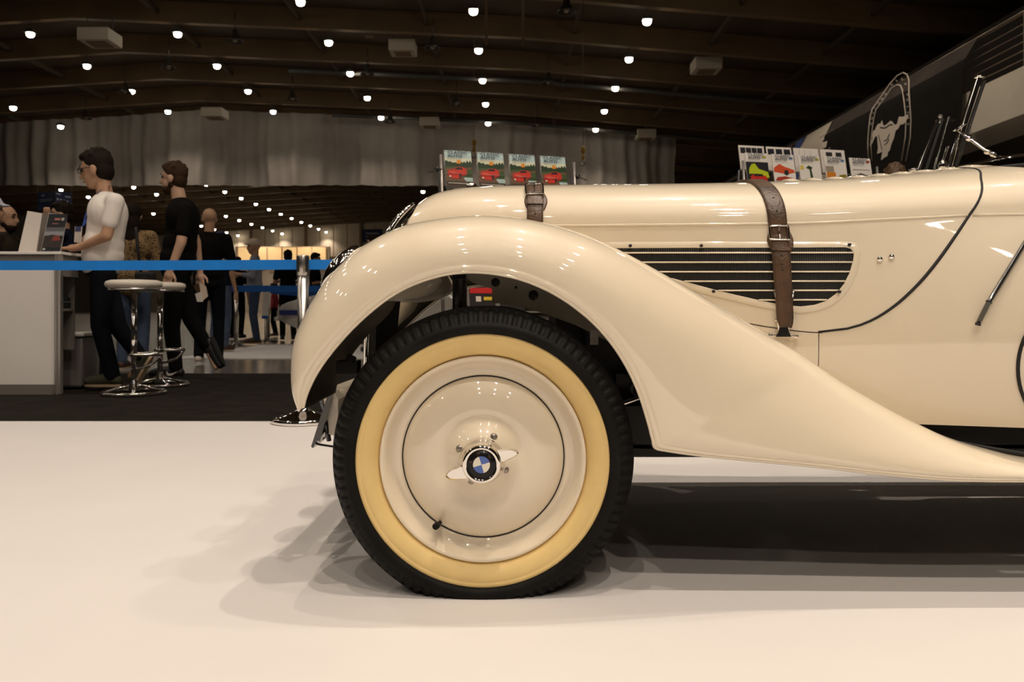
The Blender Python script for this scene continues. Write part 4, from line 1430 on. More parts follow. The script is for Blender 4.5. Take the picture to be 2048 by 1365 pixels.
# rack in front, four copies of the red car issue
A0, A1 = P(891, 377, 6.20), P(1146, 386, 6.52)
A1.z = A0.z
exA = (A1 - A0).normalized()
wA = 0.204
pitchA = (A1 - A0).length / 4
rackA = thing('magazine_rack', (A0.x + 0.5, A0.y + 0.35, 0), 'tall wire magazine rack behind the front of the bonnet', 'rack')
nA = exA.cross(Vector((0, 0, 1)))
back = -nA
upA = (Vector((0, 0, 1)) + back * 0.22).normalized()
ords = ['leftmost', 'second from the left', 'third from the left', 'rightmost']
for i in range(4):
    magazine(A0 + exA * (pitchA * i + 0.006) + upA * 0.012, exA, upA, wA, cover_scene(), ['leftmost red car magazine in the front rack, beside the grey stand post', 'second red car magazine from the left in the front rack', 'third red car magazine from the left, with a bright glint on its edge', 'rightmost red car magazine in the front rack, above the front strap'][i], 'red car issues in the front rack', TITLE)
    # clear pocket wire around each copy
    o0 = A0 + exA * (pitchA * i)
    obj('pocket_wire', join(tube([o0 + nA * 0.02, o0 + nA * 0.02 + exA * pitchA], 0.0025, 6), tube([o0 + upA * 0.29, o0 + upA * 0.29 + exA * pitchA], 0.002, 6), tube([o0, o0 + upA * 0.30], 0.002, 6), tube([o0 + upA * 0.12 + nA * 0.012, o0 + upA * 0.12 + exA * pitchA + nA * 0.012], 0.0015, 6)), 'rack_grey', rackA)
for e, s in ((A0 - exA * 0.02, -1), (A1 + exA * 0.03, 1)):
    obj('side_post', tube([Vector((e.x, e.y + 0.02, 0.0)), e - Vector((0, 0, 0.2)), e + upA * 0.26], 0.012, 8), 'rack_grey', rackA)
    obj('rear_leg', tube([Vector((e.x + s * 0.02, e.y + 0.45, 0.0)), e + upA * 0.17 + back * 0.06], 0.013, 8), 'rack_black', rackA)
    obj('clamp_knob', join(ball(e + upA * 0.15 + exA * s * 0.03 + back * 0.02, 0.020, 10, 8), tube([e + upA * 0.15, e + upA * 0.15 + exA * s * 0.10 - Vector((0, 0, 0.03))], 0.004, 6)), 'rack_black', rackA)
for k, z in enumerate((0.30, 0.62, 0.98, 1.30)):
    a, b = Vector((A0.x, A0.y + 0.03, z)), Vector((A1.x, A1.y + 0.03, z))
    obj('shelf', prism([a - nA * -0.03, b - nA * -0.03, b + back * 0.08, a + back * 0.08], [p - Vector((0, 0, 0.012)) for p in (a - nA * -0.03, b - nA * -0.03, b + back * 0.08, a + back * 0.08)]), 'rack_grey', rackA, smooth=False)
    obj('shelf_back', tube([a + Vector((0, 0.06, 0.22)), b + Vector((0, 0.06, 0.22))], 0.004, 6), 'rack_grey', rackA)
lowc = P(941, 622, 6.34)
lowc = Vector((lowc.x, A0.y + (lowc.x - A0.x) * exA.y / exA.x, 0.632))
magazine(lowc, exA, upA, 0.20, cover_dark(), 'dark magazine with a red car seen through the wheel arch', None)
magazine(lowc + exA * 0.235, exA, upA, 0.20, cover_dark(), 'dark red car magazine half hidden behind the wheel arch', None)

# rack further right, white issues in two tiers
B0, B1 = P(1496, 372, 7.05), P(1757, 382, 7.35)
B1.z = B0.z
exB = (B1 - B0).normalized()
pitchB = (B1 - B0).length / 5
nB = exB.cross(Vector((0, 0, 1)))
upB = (Vector((0, 0, 1)) - nB * 0.22).normalized()
rackB = thing('magazine_rack', (B0.x + 0.5, B0.y + 0.35, 0), 'magazine rack with white covers behind the bonnet strap', 'rack')
labsB = ['white magazine with a yellow and red racing car, leftmost in the rear rack', 'white magazine with an orange sports car, second in the rear rack', 'white magazine with a palm tree and yellow car, middle of the rear rack', 'white magazine with an orange van picture, fourth in the rear rack', 'white magazine with a grey car, rightmost in the rear rack']
for i in range(5):
    magazine(B0 + exB * (pitchB * i + 0.004) + upB * 0.005, exB, upB, 0.206, cover_white(i), labsB[i], 'white issues in the rear rack', TITLE)
B2 = B0 + upB * 0.16 - nB * 0.10
labs2 = ['white card with dark photo strip behind the rear rack, leftmost', 'white card with three dark photos behind the rear rack', 'plain white card with thin lines behind the rear rack', 'white card with two dark photos behind the rear rack, rightmost']
for i in range(4):
    sh = [((0.72, 0.67, 0.62), quad(0, 0, 1, 0.92))]
    if i == 0:
        sh += [((0.02, 0.02, 0.025), quad(0.06 + 0.22 * k, 0.62, 0.26 + 0.22 * k, 0.84)) for k in range(4)]
    elif i == 1:
        sh += [((0.02, 0.02, 0.03), quad(0.05 + 0.32 * k, 0.62, 0.30 + 0.32 * k, 0.84)) for k in range(3)]
    elif i == 2:
        sh += [((0.35, 0.32, 0.3), quad(0.22 + 0.22 * k, 0.5, 0.235 + 0.22 * k, 0.88)) for k in range(3)]
    else:
        sh += [((0.03, 0.03, 0.03), quad(0.22, 0.66, 0.48, 0.82)), ((0.03, 0.03, 0.03), quad(0.62, 0.66, 0.86, 0.82))]
    magazine(B2 + exB * (0.01 + 0.262 * i), exB, upB, 0.24, sh, labs2[i], 'cards in the top tier of the rear rack', None, h=0.92)
for e, s in ((B0 - exB * 0.02, -1), (B1 + exB * 0.02, 1)):
    obj('side_post', tube([Vector((e.x, e.y + 0.02, 0.0)), e - Vector((0, 0, 0.2)), e + upB * 0.22], 0.012, 8), 'rack_grey', rackB)
    obj('rear_leg', tube([Vector((e.x, e.y + 0.5, 0.0)), e + upB * 0.15 - nB * 0.08], 0.013, 8), 'rack_black', rackB)
for z in (0.30, 0.65, 1.0, 1.35):
    a, b = Vector((B0.x, B0.y + 0.03, z)), Vector((B1.x, B1.y + 0.03, z))
    q = [a + nB * 0.03, b + nB * 0.03, b - nB * 0.08, a - nB * 0.08]
    obj('shelf', prism(q, [p - Vector((0, 0, 0.012)) for p in q]), 'rack_grey', rackB, smooth=False)
for o0, o1 in ((B0, B1), (B2, B2 + (B1 - B0))):
    q = [o0 + nB * 0.025, o1 + nB * 0.025, o1 - nB * 0.03, o0 - nB * 0.03]
    obj('shelf', prism(q, [p - Vector((0, 0, 0.006)) for p in q]), 'rack_grey', rackB, smooth=False)

# ------------------------------------------------------------------ information counter
mat('counter_white', (0.88, 0.84, 0.79), 0.45, noise=0.03, nscale=2)
mat('counter_grey', (0.20, 0.175, 0.155), 0.5)
mat('counter_inner', (0.16, 0.14, 0.12), 0.7)
mat('aluminium', (0.62, 0.58, 0.54), 0.35, metal=0.85)
CX, CY = (121 - U0) / F * 6.3, 6.3
counter = thing('counter', (CX - 0.7, CY + 0.25, 0), 'white panelled information counter with aluminium frame', 'counter')
obj('front_panel', box_mm((CX - 1.6, CY + 0.012, 0.075), (CX - 0.045, CY + 0.028, 0.93)), 'counter_white', counter, smooth=False)
obj('plinth', box_mm((CX - 1.6, CY + 0.01, 0.0), (CX - 0.045, CY + 0.03, 0.073)), 'counter_grey', counter, smooth=False)
obj('fascia', box_mm((CX - 1.6, CY + 0.01, 0.932), (CX - 0.045, CY + 0.03, 1.035)), 'counter_grey', counter, smooth=False)
bevel(obj('corner_post', box_mm((CX - 0.045, CY - 0.004, 0.0), (CX + 0.0, CY + 0.042, 1.04)), 'aluminium', counter, smooth=False), 0.006)
obj('post_groove', box_mm((CX - 0.026, CY - 0.007, 0.0), (CX - 0.019, CY - 0.003, 1.04)), 'counter_grey', counter, smooth=False)
bevel(obj('rear_post', box_mm((CX - 0.20, CY + 0.28, 0.0), (CX - 0.155, CY + 0.325, 1.04)), 'aluminium', counter, smooth=False), 0.006)
obj('side_fascia', box_mm((CX - 0.03, CY + 0.045, 0.88), (CX - 0.012, CY + 0.28, 1.035)), 'counter_grey', counter, smooth=False)
obj('side_panel', box_mm((CX - 0.9, CY + 0.29, 0.32), (CX - 0.05, CY + 0.305, 0.93)), 'counter_inner', counter, smooth=False)
bevel(obj('counter_top', box_mm((CX - 1.6, CY - 0.01, 1.041), (CX + 0.005, CY + 0.335, 1.062)), 'counter_white', counter, smooth=False), 0.003)
obj('shelf', box_mm((CX - 1.6, CY + 0.03, 0.62), (CX - 0.05, CY + 0.285, 0.64)), 'counter_inner', counter, smooth=False)
CT = 1.062
# things on and under the counter
mat('paper_white', (0.72, 0.66, 0.60), 0.6)
mat('plastic_clear', (0.30, 0.29, 0.28), 0.2, spec=0.6)
ph = thing('brochure_holder', P(66, 508, 6.45), 'plain white folded display card standing on the counter', 'display card')
ph.location.z = CT
q = [(36, 506), (72, 507), (84, 427), (55, 422)]
pts = [P(u, v, 6.45 + (0.04 if v < 450 else 0)) for u, v in q]
for i in (0, 1):
    pts[i].z = CT
obj('front_sheet', prism(pts, [p + Vector((0, 0.006, 0)) for p in pts]), 'paper_white', ph, smooth=False)
obj('rear_sheet', prism([pts[1] + Vector((0.004, 0.004, 0)), pts[1] + Vector((0.06, 0.18, 0)), pts[2] + Vector((0.06, 0.18, 0)), pts[2] + Vector((0.004, 0.004, 0))], [pts[1] + Vector((-0.002, 0.006, 0)), pts[1] + Vector((0.054, 0.184, 0)), pts[2] + Vector((0.054, 0.184, 0)), pts[2] + Vector((-0.002, 0.006, 0))]), 'counter_grey', ph, smooth=False)
po = thing('poster_stand', P(104, 508, 6.40), 'dark event poster in a clear slanted holder on the counter', 'poster')
po.location.z = CT
q = [P(81, 507, 6.40), P(121, 507, 6.40), P(134, 430, 6.44), P(98, 425, 6.44)]
q[0].z = q[1].z = CT + 0.002
ex_, up_ = (q[1] - q[0]), (q[3] - q[0])
obj('holder', prism(q, [p + Vector((0, 0.008, 0)) for p in q]), 'acrylic_edge', po, smooth=False)
colour_print()
def po_pt(x, y, o):
    return q[0] + ex_ * x + up_ * y + Vector((0, -0.002 - o, 0))
printed('poster_print', [((0.03, 0.032, 0.035), quad(0.03, 0.02, 0.97, 0.96)), ((0.14, 0.14, 0.15), quad(0.03, 0.40, 0.97, 0.62)), ((0.30, 0.30, 0.32), quad(0.03, 0.42, 0.97, 0.52)), ((0.05, 0.04, 0.04), [(0.03, 0.12), (0.03, 0.38), (0.4, 0.44), (0.6, 0.42), (0.97, 0.32), (0.97, 0.1)]), ((0.25, 0.06, 0.05), [(0.45, 0.28), (0.5, 0.40), (0.75, 0.42), (0.9, 0.30)]), ((0.5, 0.2, 0.18), quad(0.38, 0.80, 0.66, 0.85)), ((0.45, 0.42, 0.38), quad(0.72, 0.79, 0.86, 0.86)), ((0.35, 0.15, 0.14), quad(0.30, 0.70, 0.62, 0.725)), ((0.5, 0.5, 0.5), quad(0.10, 0.05, 0.22, 0.10))], po_pt, po)
obj('glint_strip', tube([q[3], q[2]], 0.004, 6), 'chrome', po)
mat('tub_plastic', (0.20, 0.18, 0.17), 0.3, spec=0.5)
mat('bag_black', (0.008, 0.008, 0.008), 0.75, bump=0.3, bscale=40)
c = Vector((CX - 0.20, CY + 0.55, 0))
bx = thing('storage_tub', (c.x, c.y, 0), 'translucent grey storage tub on the floor under the counter', 'tub')
V, Fc = box((c.x + 0.02, c.y, 0.215), (0.26, 0.30, 0.40))
V = [(x + (x - c.x - 0.02) * (0.12 if z > 0.3 else 0), y, z) for x, y, z in V]
bevel(obj('tub_body', (V, Fc), 'tub_plastic', bx, smooth=False), 0.02)
bevel(obj('tub_lid', box((c.x + 0.02, c.y, 0.432), (0.32, 0.34, 0.03)), 'paper_white', bx, smooth=False), 0.01)
c = P(178, 775, 7.16)
bp = thing('backpack', (c.x, c.y, 0), 'black backpack standing on the floor beside the counter', 'backpack')
rws = []
for j in range(11):
    s = j / 10
    wv = 0.105 * (1 - 0.25 * s ** 2) * (math.cos(PI / 2 * max(0, (s - 0.72) / 0.28)) ** 0.6 if s > 0.72 else 1)
    wv = max(wv, 0.01)
    rws.append([(c.x + 0.02 * s + wv * math.copysign(abs(math.cos(a)) ** 0.7, math.cos(a)), c.y + wv * 0.85 * math.copysign(abs(math.sin(a)) ** 0.7, math.sin(a)), 0.36 * s) for a in [2 * PI * k / 20 for k in range(20)]])
g = grid(rws, close_v=True)
g[1].append(tuple(reversed(range(20))))
obj('bag_body', g, 'bag_black', bp)
obj('carry_handle', tube(catmull([(c.x - 0.02, c.y, 0.35), (c.x, c.y, 0.39), (c.x + 0.05, c.y, 0.38), (c.x + 0.06, c.y, 0.35)], 4), 0.008, 6), 'bag_black', bp)
obj('front_pocket', ball((c.x - 0.01, c.y - 0.085, 0.12), (0.075, 0.03, 0.095), 16, 10), 'bag_black', bp)
obj('zip_line', tube(catmull([(c.x - 0.07, c.y - 0.098, 0.20), (c.x, c.y - 0.105, 0.225), (c.x + 0.06, c.y - 0.098, 0.20)], 4), 0.003, 6), 'aluminium', bp)
# laptop bag on the shelf
c = P(146, 595, 6.62)
lb = thing('laptop_case', (c.x, c.y, 0.64), 'flat black laptop case on the shelf under the counter', 'case')
bevel(obj('case_body', box((CX - 0.20, CY + 0.16, 0.685), (0.28, 0.22, 0.085)), 'bag_black', lb, smooth=False), 0.015)
obj('case_zip', box((CX - 0.20, CY + 0.16, 0.69), (0.287, 0.227, 0.006)), 'aluminium', lb, smooth=False)

# ------------------------------------------------------------------ bar stools
mat('stool_white', (0.66, 0.60, 0.52), 0.45, bump=0.05, bscale=90)
def stool(c, label, turn):
    t = thing('bar_stool', c, label, 'stool', 'white topped chrome bar stools')
    x, y, z = c
    obj('seat', lathe([(0.0, 0.790), (0.150, 0.790), (0.185, 0.796), (0.199, 0.810), (0.200, 0.826), (0.190, 0.842), (0.160, 0.851), (0.08, 0.855), (0.0, 0.855)], c, (0, 0, 1), 40), 'stool_white', t)
    obj('seat_ring', lathe([(0.170, 0.772), (0.184, 0.774), (0.190, 0.782), (0.186, 0.795), (0.05, 0.795), (0.05, 0.775), (0.170, 0.772)], c, (0, 0, 1), 40), 'chrome', t)
    obj('column', tube([(x, y, 0.03), (x, y, 0.78)], 0.021, 20), 'chrome', t)
    R = 0.215
    ring = [(x + R * math.cos(2 * PI * k / 48), y + R * math.sin(2 * PI * k / 48), 0.016) for k in range(48)]
    obj('base_ring', tube(ring, 0.0155, 10, closed=True), 'chrome', t)
    for k in range(4):
        a = turn + PI / 2 * k
        obj('base_spoke', tube([(x + 0.01 * math.cos(a), y + 0.01 * math.sin(a), 0.075), (x + 0.10 * math.cos(a), y + 0.10 * math.sin(a), 0.05), (x + R * math.cos(a), y + R * math.sin(a), 0.016)], 0.012, 8), 'chrome', t)
    obj('base_hub', lathe([(0.045, 0.03), (0.04, 0.07), (0.026, 0.10), (0.021, 0.12)], c, (0, 0, 1), 20), 'chrome', t)
    fr = [(x + 0.085 + 0.115 * math.cos(2 * PI * k / 32), y + 0.10 * math.sin(2 * PI * k / 32), 0.30) for k in range(32)]
    f = obj('footrest', tube(fr, 0.0115, 8, closed=True), 'chrome', t)
    obj('footrest_stay', tube(catmull([(x, y, 0.19), (x + 0.06, y, 0.20), (x + 0.14, y, 0.23), (x + 0.195, y, 0.29)], 4), 0.010, 8), 'chrome', f)
    return t


stool(((268 - U0) / F * 6.33, 6.33, 0.0), 'nearer chrome bar stool with white seat, beside the man in white', 0.4)
stool(((320 - U0) / F * 6.98, 6.98, 0.0), 'rear chrome bar stool with white seat, partly behind the nearer one', 0.7)

# ------------------------------------------------------------------ belt posts and blue belts
mat('belt_blue', (0.0, 0.21, 0.72), 0.6, noise=0.06, nscale=8)
mat('belt_far', (0.0, 0.085, 0.36), 0.6)
def belt_post(c, label, hz=0.945, r=0.031):
    t = thing('barrier_post', c, label, 'barrier post', 'chrome belt barrier posts')
    x, y, z = c
    obj('base', lathe([(0.0, 0.002), (0.172, 0.002), (0.175, 0.010), (0.174, 0.026), (0.166, 0.032), (0.11, 0.046), (0.06, 0.062), (0.04, 0.075), (0.034, 0.085)], c, (0, 0, 1), 48), 'chrome', t)
    obj('tube', tube([(x, y, 0.07), (x, y, hz - 0.10)], r, 24), 'steel', t)
    h = obj('head', lathe([(r + 0.002, hz - 0.115), (r + 0.004, hz - 0.112), (r + 0.004, hz - 0.006), (r, hz), (0.0, hz)], c, (0, 0, 1), 24), 'steel', t)
    for a in (0.9, -2.2, 2.4, -0.7):
        obj('belt_slot', box((x + (r + 0.001) * math.cos(a), y + (r + 0.001) * math.sin(a), hz - 0.052), (0.016, 0.016, 0.085), a), 'bag_black', t, smooth=False)
    return t


def belt(a, b, h, m, label, sag=0.0, group=None, n=16):
    rws = []
    for j in (0, 1):
        rws.append([Vector(a).lerp(Vector(b), i / n) + Vector((0, 0.0012 * j, -sag * 4 * (i / n) * (1 - i / n))) for i in range(n + 1)])
    R4 = [[p + Vector((0, 0, h / 2)) for p in rws[0]], [p - Vector((0, 0, h / 2)) for p in rws[0]], [p - Vector((0, 0, h / 2)) for p in rws[1]], [p + Vector((0, 0, h / 2)) for p in rws[1]]]
    o = obj('barrier_belt', grid(R4, close_u=True), m, loc=Vector(a), smooth=False)
    return tag(o, label, 'barrier belt', group)


pc = P(606, 843, 4.80)
pc.z = 0
belt_post(pc, 'near chrome belt barrier post beside the cream fender')
pl_ = Vector((-3.9, 5.10, 0))
belt_post(pl_, 'belt barrier post beyond the left edge of the counter')
belt(Vector((pl_.x + 0.034, pl_.y, 0.905)), Vector((pc.x - 0.034, pc.y, 0.893)), 0.056, 'belt_blue', 'long bright blue belt in front of the counter and people', 0.004)
pr_ = Vector((0.55, 4.85, 0))
belt_post(pr_, 'belt barrier post hidden behind the cream car')
belt(Vector((pc.x + 0.034, pc.y, 0.893)), Vector((pr_.x - 0.034, pr_.y, 0.893)), 0.056, 'belt_blue', 'bright blue belt running from the near post behind the fender')
p2_ = P(472, 694, 13.4)
p2_.z = 0
p3_ = P(536, 684, 15.3)
p3_.z = 0
belt_post(p2_, 'far chrome belt barrier post left of the capped man', 0.98, 0.033)
belt_post(p3_, 'far chrome belt barrier post holding a white notice', 0.98, 0.033)
p4_ = Vector((-2.2, 13.6, 0))
belt_post(p4_, 'far belt barrier post by the white sports car', 0.98)
belt(Vector((-5.6, 13.2, 0.93)), Vector((p2_.x - 0.034, p2_.y, 0.93)), 0.10, 'belt_far', 'far dark blue belt behind the man in black', 0.0)
belt(Vector((p2_.x + 0.034, p2_.y, 0.93)), Vector((p4_.x - 0.034, p4_.y, 0.93)), 0.10, 'belt_far', 'far dark blue belt in front of the capped man')
belt(Vector((p3_.x + 0.034, p3_.y, 0.93)), Vector((-2.2, 19.0, 0.86)), 0.10, 'belt_far', 'far sagging blue belt over the white sports car', 0.05)
nt = P(535, 597, 15.05)
t = thing('notice_board', (nt.x, nt.y, 0.60), 'white paper notice fixed to the far barrier post', 'sign')
q = [P(524, 632, 15.05), P(536, 634, 15.05), P(541, 577, 15.1), P(528, 575, 15.1)]
obj('sheet', prism(q, [p + Vector((0, 0.01, 0)) for p in q]), 'paper_white', t, smooth=False)
obj('blue_foot', prism([P(523, 638, 15.04), P(536, 638, 15.04), P(537, 632, 15.04), P(524, 632, 15.04)], [P(u, v, 15.06) for u, v in ((523, 638), (536, 638), (537, 632), (524, 632))]), 'belt_far', t, smooth=False)
obj('stem', tube([P(530, 634, 15.07), Vector((P(530, 634, 15.07).x, 15.07, 0.0))], 0.012, 8), 'steel', t)
# ------------------------------------------------------------------ people
mat('skin', (0.50, 0.29, 0.18), 0.5, noise=0.08, nscale=12, spec=0.35)
mat('skin_pale', (0.56, 0.35, 0.24), 0.5, noise=0.08, nscale=12, spec=0.35)
mat('hair_dark', (0.014, 0.009, 0.006), 0.8, bump=0.4, bscale=80, spec=0.15)
mat('hair_brown', (0.045, 0.024, 0.012), 0.8, bump=0.4, bscale=80, spec=0.15)
mat('hair_ginger', (0.10, 0.05, 0.02), 0.55, bump=0.4, bscale=60)
mat('eye_dark', (0.01, 0.008, 0.008), 0.2)
mat('shirt_white', (0.86, 0.80, 0.74), 0.85, bump=0.35, bscale=14, spec=0.1)
mat('shirt_black', (0.0055, 0.005, 0.0045), 0.9, bump=0.3, bscale=14, spec=0.08)
mat('trousers_navy', (0.007, 0.0075, 0.011), 0.9, bump=0.3, bscale=16, spec=0.08)
mat('trousers_black', (0.0045, 0.0042, 0.004), 0.9, bump=0.3, bscale=16, spec=0.08)
mat('jeans', (0.07, 0.095, 0.15), 0.9, noise=0.25, nscale=7, bump=0.3, bscale=16, spec=0.08)
mat('jeans_dark', (0.03, 0.05, 0.095), 0.9, noise=0.25, nscale=7)
mat('shoe_olive', (0.045, 0.045, 0.022), 0.8)
mat('shoe_black', (0.008, 0.008, 0.008), 0.6)
mat('shoe_brown', (0.07, 0.035, 0.018), 0.6)
mat('shoe_white', (0.62, 0.54, 0.47), 0.6)
mat('sole_tan', (0.40, 0.29, 0.17), 0.7)
mat('sole_white', (0.65, 0.6, 0.55), 0.6)
mat('jacket_olive', (0.030, 0.024, 0.016), 0.9, bump=0.3, bscale=14, spec=0.08)
mat('shirt_grey_blue', (0.26, 0.27, 0.32), 0.85, bump=0.3, bscale=14, spec=0.08)
mat('cap_beige', (0.66, 0.54, 0.42), 0.8)
mat('cap_blue', (0.05, 0.06, 0.16), 0.8)
mat('cap_white', (0.55, 0.57, 0.66), 0.8)
mat('top_navy', (0.010, 0.014, 0.03), 0.9, spec=0.08)
mat('top_red', (0.30, 0.02, 0.03), 0.85)
mat('lanyard_blue', (0.05, 0.10, 0.42), 0.6)
mat('strap_dark', (0.015, 0.012, 0.010), 0.7)
# spotted blouse
m_ = mat('spotted_cloth', (0.22, 0.13, 0.06), 0.9)
n_, l_ = nodes_of(m_)
vo = n_.new('ShaderNodeTexVoronoi')
vo.inputs['Scale'].default_value = 45
tc_ = n_.new('ShaderNodeTexCoord')
rp_ = n_.new('ShaderNodeValToRGB')
rp_.color_ramp.elements[0].position = 0.28
rp_.color_ramp.elements[0].color = (0.018, 0.011, 0.006, 1)
rp_.color_ramp.elements[1].position = 0.42
rp_.color_ramp.elements[1].color = (0.30, 0.19, 0.085, 1)
l_.new(tc_.outputs['Object'], vo.inputs['Vector'])
l_.new(vo.outputs['Distance'], rp_.inputs['Fac'])
l_.new(rp_.outputs['Color'], n_['Principled BSDF'].inputs['Base Color'])


def cap_geo(a, ra, b, rb, seg=14):
    """tapered round-ended limb"""
    a, b = Vector(a), Vector(b)
    d = b - a
    if d.length < 1e-6:
        d = Vector((0, 0, 1e-4))
    dn = d.normalized()
    pts, rad = [], []
    for t_ in (-0.98, -0.8, -0.45, 0.0):
        pts.append(a + dn * ra * t_)
        rad.append(ra * math.sqrt(max(0.02, 1 - t_ * t_)))
    for t_ in (0.0, 0.45, 0.8, 0.98):
        pts.append(b + dn * rb * t_)
        rad.append(rb * math.sqrt(max(0.02, 1 - t_ * t_)))
    return tube(pts, rad, seg)


def fuse(geos, voxel, it=8):
    V, Fc = join(*geos)
    me = bpy.data.meshes.new('fuse')
    me.from_pydata([tuple(v) for v in V], [], Fc)
    o = bpy.data.objects.new('fuse', me)
    COL.objects.link(o)
    md = o.modifiers.new('r', 'REMESH')
    md.mode = 'VOXEL'
    md.voxel_size = voxel
    sm = o.modifiers.new('s', 'SMOOTH')
    sm.iterations = it
    sm.factor = 0.5
    dg = bpy.context.evaluated_depsgraph_get()
    m2 = bpy.data.meshes.new_from_object(o.evaluated_get(dg))
    out = ([tuple(v.co) for v in m2.vertices], [tuple(p.vertices) for p in m2.polygons])
    bpy.data.objects.remove(o)
    bpy.data.meshes.remove(me)
    bpy.data.meshes.remove(m2)
    return out


def basis(fd, up=Vector((0, 0, 1))):
    fd = Vector(fd).normalized()
    lf = up.cross(fd).normalized()
    u = fd.cross(lf).normalized()
    return Matrix((fd, lf, u)).transposed()      # local x = forward, y = left, z = up


def stand(x, y, h=1.75, deg=90, arms='down', step=0.0):
    """joints of a standing figure facing deg (0 = right of the picture, 90 = away)"""
    a = math.radians(deg)
    fd = Vector((math.cos(a), math.sin(a), 0))
    lf = Vector((-fd.y, fd.x, 0))
    s = h / 1.75
    o = Vector((x, y, 0))
    Z = Vector((0, 0, 1))
    J = dict(fd=fd, head=o + Z * 1.63 * s + fd * 0.02, neck=o + Z * 1.47 * s, chest=o + Z * 1.28 * s, belly=o + Z * 1.08 * s + fd * 0.01, pelvis=o + Z * 0.94 * s)
    for n, sg in (('L', 1), ('R', -1)):
        J['sh' + n] = o + lf * sg * 0.185 * s + Z * 1.41 * s
        if arms == 'down':
            J['el' + n] = o + lf * sg * 0.235 * s + Z * 1.12 * s - fd * 0.03
            J['wr' + n] = o + lf * sg * 0.24 * s + Z * 0.87 * s + fd * 0.05
            J['ha' + n] = J['wr' + n] - Z * 0.17 * s + fd * 0.03
        else:
            J['el' + n] = o + lf * sg * 0.25 * s + Z * 1.13 * s + fd * 0.03
            J['wr' + n] = o + lf * sg * 0.12 * s + Z * 1.17 * s + fd * 0.26
            J['ha' + n] = J['wr' + n] + fd * 0.13 - lf * sg * 0.05
        J['hi' + n] = o + lf * sg * 0.09 * s + Z * 0.92 * s
        k = step * sg
        J['kn' + n] = o + lf * sg * 0.10 * s + Z * 0.50 * s + fd * (0.03 + k)
        J['an' + n] = o + lf * sg * 0.105 * s + Z * 0.085 * s + fd * (k * 1.6 - 0.03)
        J['to' + n] = J['an' + n] + fd * 0.17 * s - Z * 0.050 * s
    return J


def hand_geo(w, tip, nrm, thumb_side, s=1.0, curl=0.25):
    d = (tip - w)
    L = d.length
    d.normalize()
    nrm = (nrm - d * nrm.dot(d)).normalized()
    sd = d.cross(nrm).normalized() * thumb_side
    g = [cap_geo(w, 0.026 * s, w + d * L * 0.30, 0.030 * s, 10)]
    palm = w + d * L * 0.30
    g.append(ball(palm, (0.05 * s, 0.042 * s, 0.017 * s), 14, 10, Matrix((d, sd, nrm)).transposed()))
    for i, (off, ln) in enumerate(((0.030, 0.90), (0.010, 1.0), (-0.010, 0.95), (-0.029, 0.80))):
        a = palm + sd * off * s + d * 0.035 * s
        fl = L * 0.52 * ln
        m1 = a + d * fl * 0.5 + nrm * fl * 0.05
        e1 = a + d * fl * (1 - curl * 0.25) - nrm * fl * curl
        g += [cap_geo(a, 0.0098 * s, m1, 0.0092 * s, 8), cap_geo(m1, 0.0092 * s, e1, 0.0075 * s, 8)]
    a = palm + sd * 0.034 * s - d * 0.015 * s
    m1 = a + sd * 0.025 * s + d * 0.030 * s
    g += [cap_geo(a, 0.0125 * s, m1, 0.011 * s, 8), cap_geo(m1, 0.011 * s, m1 + d * 0.034 * s + sd * 0.006 * s, 0.0088 * s, 8)]
    return g


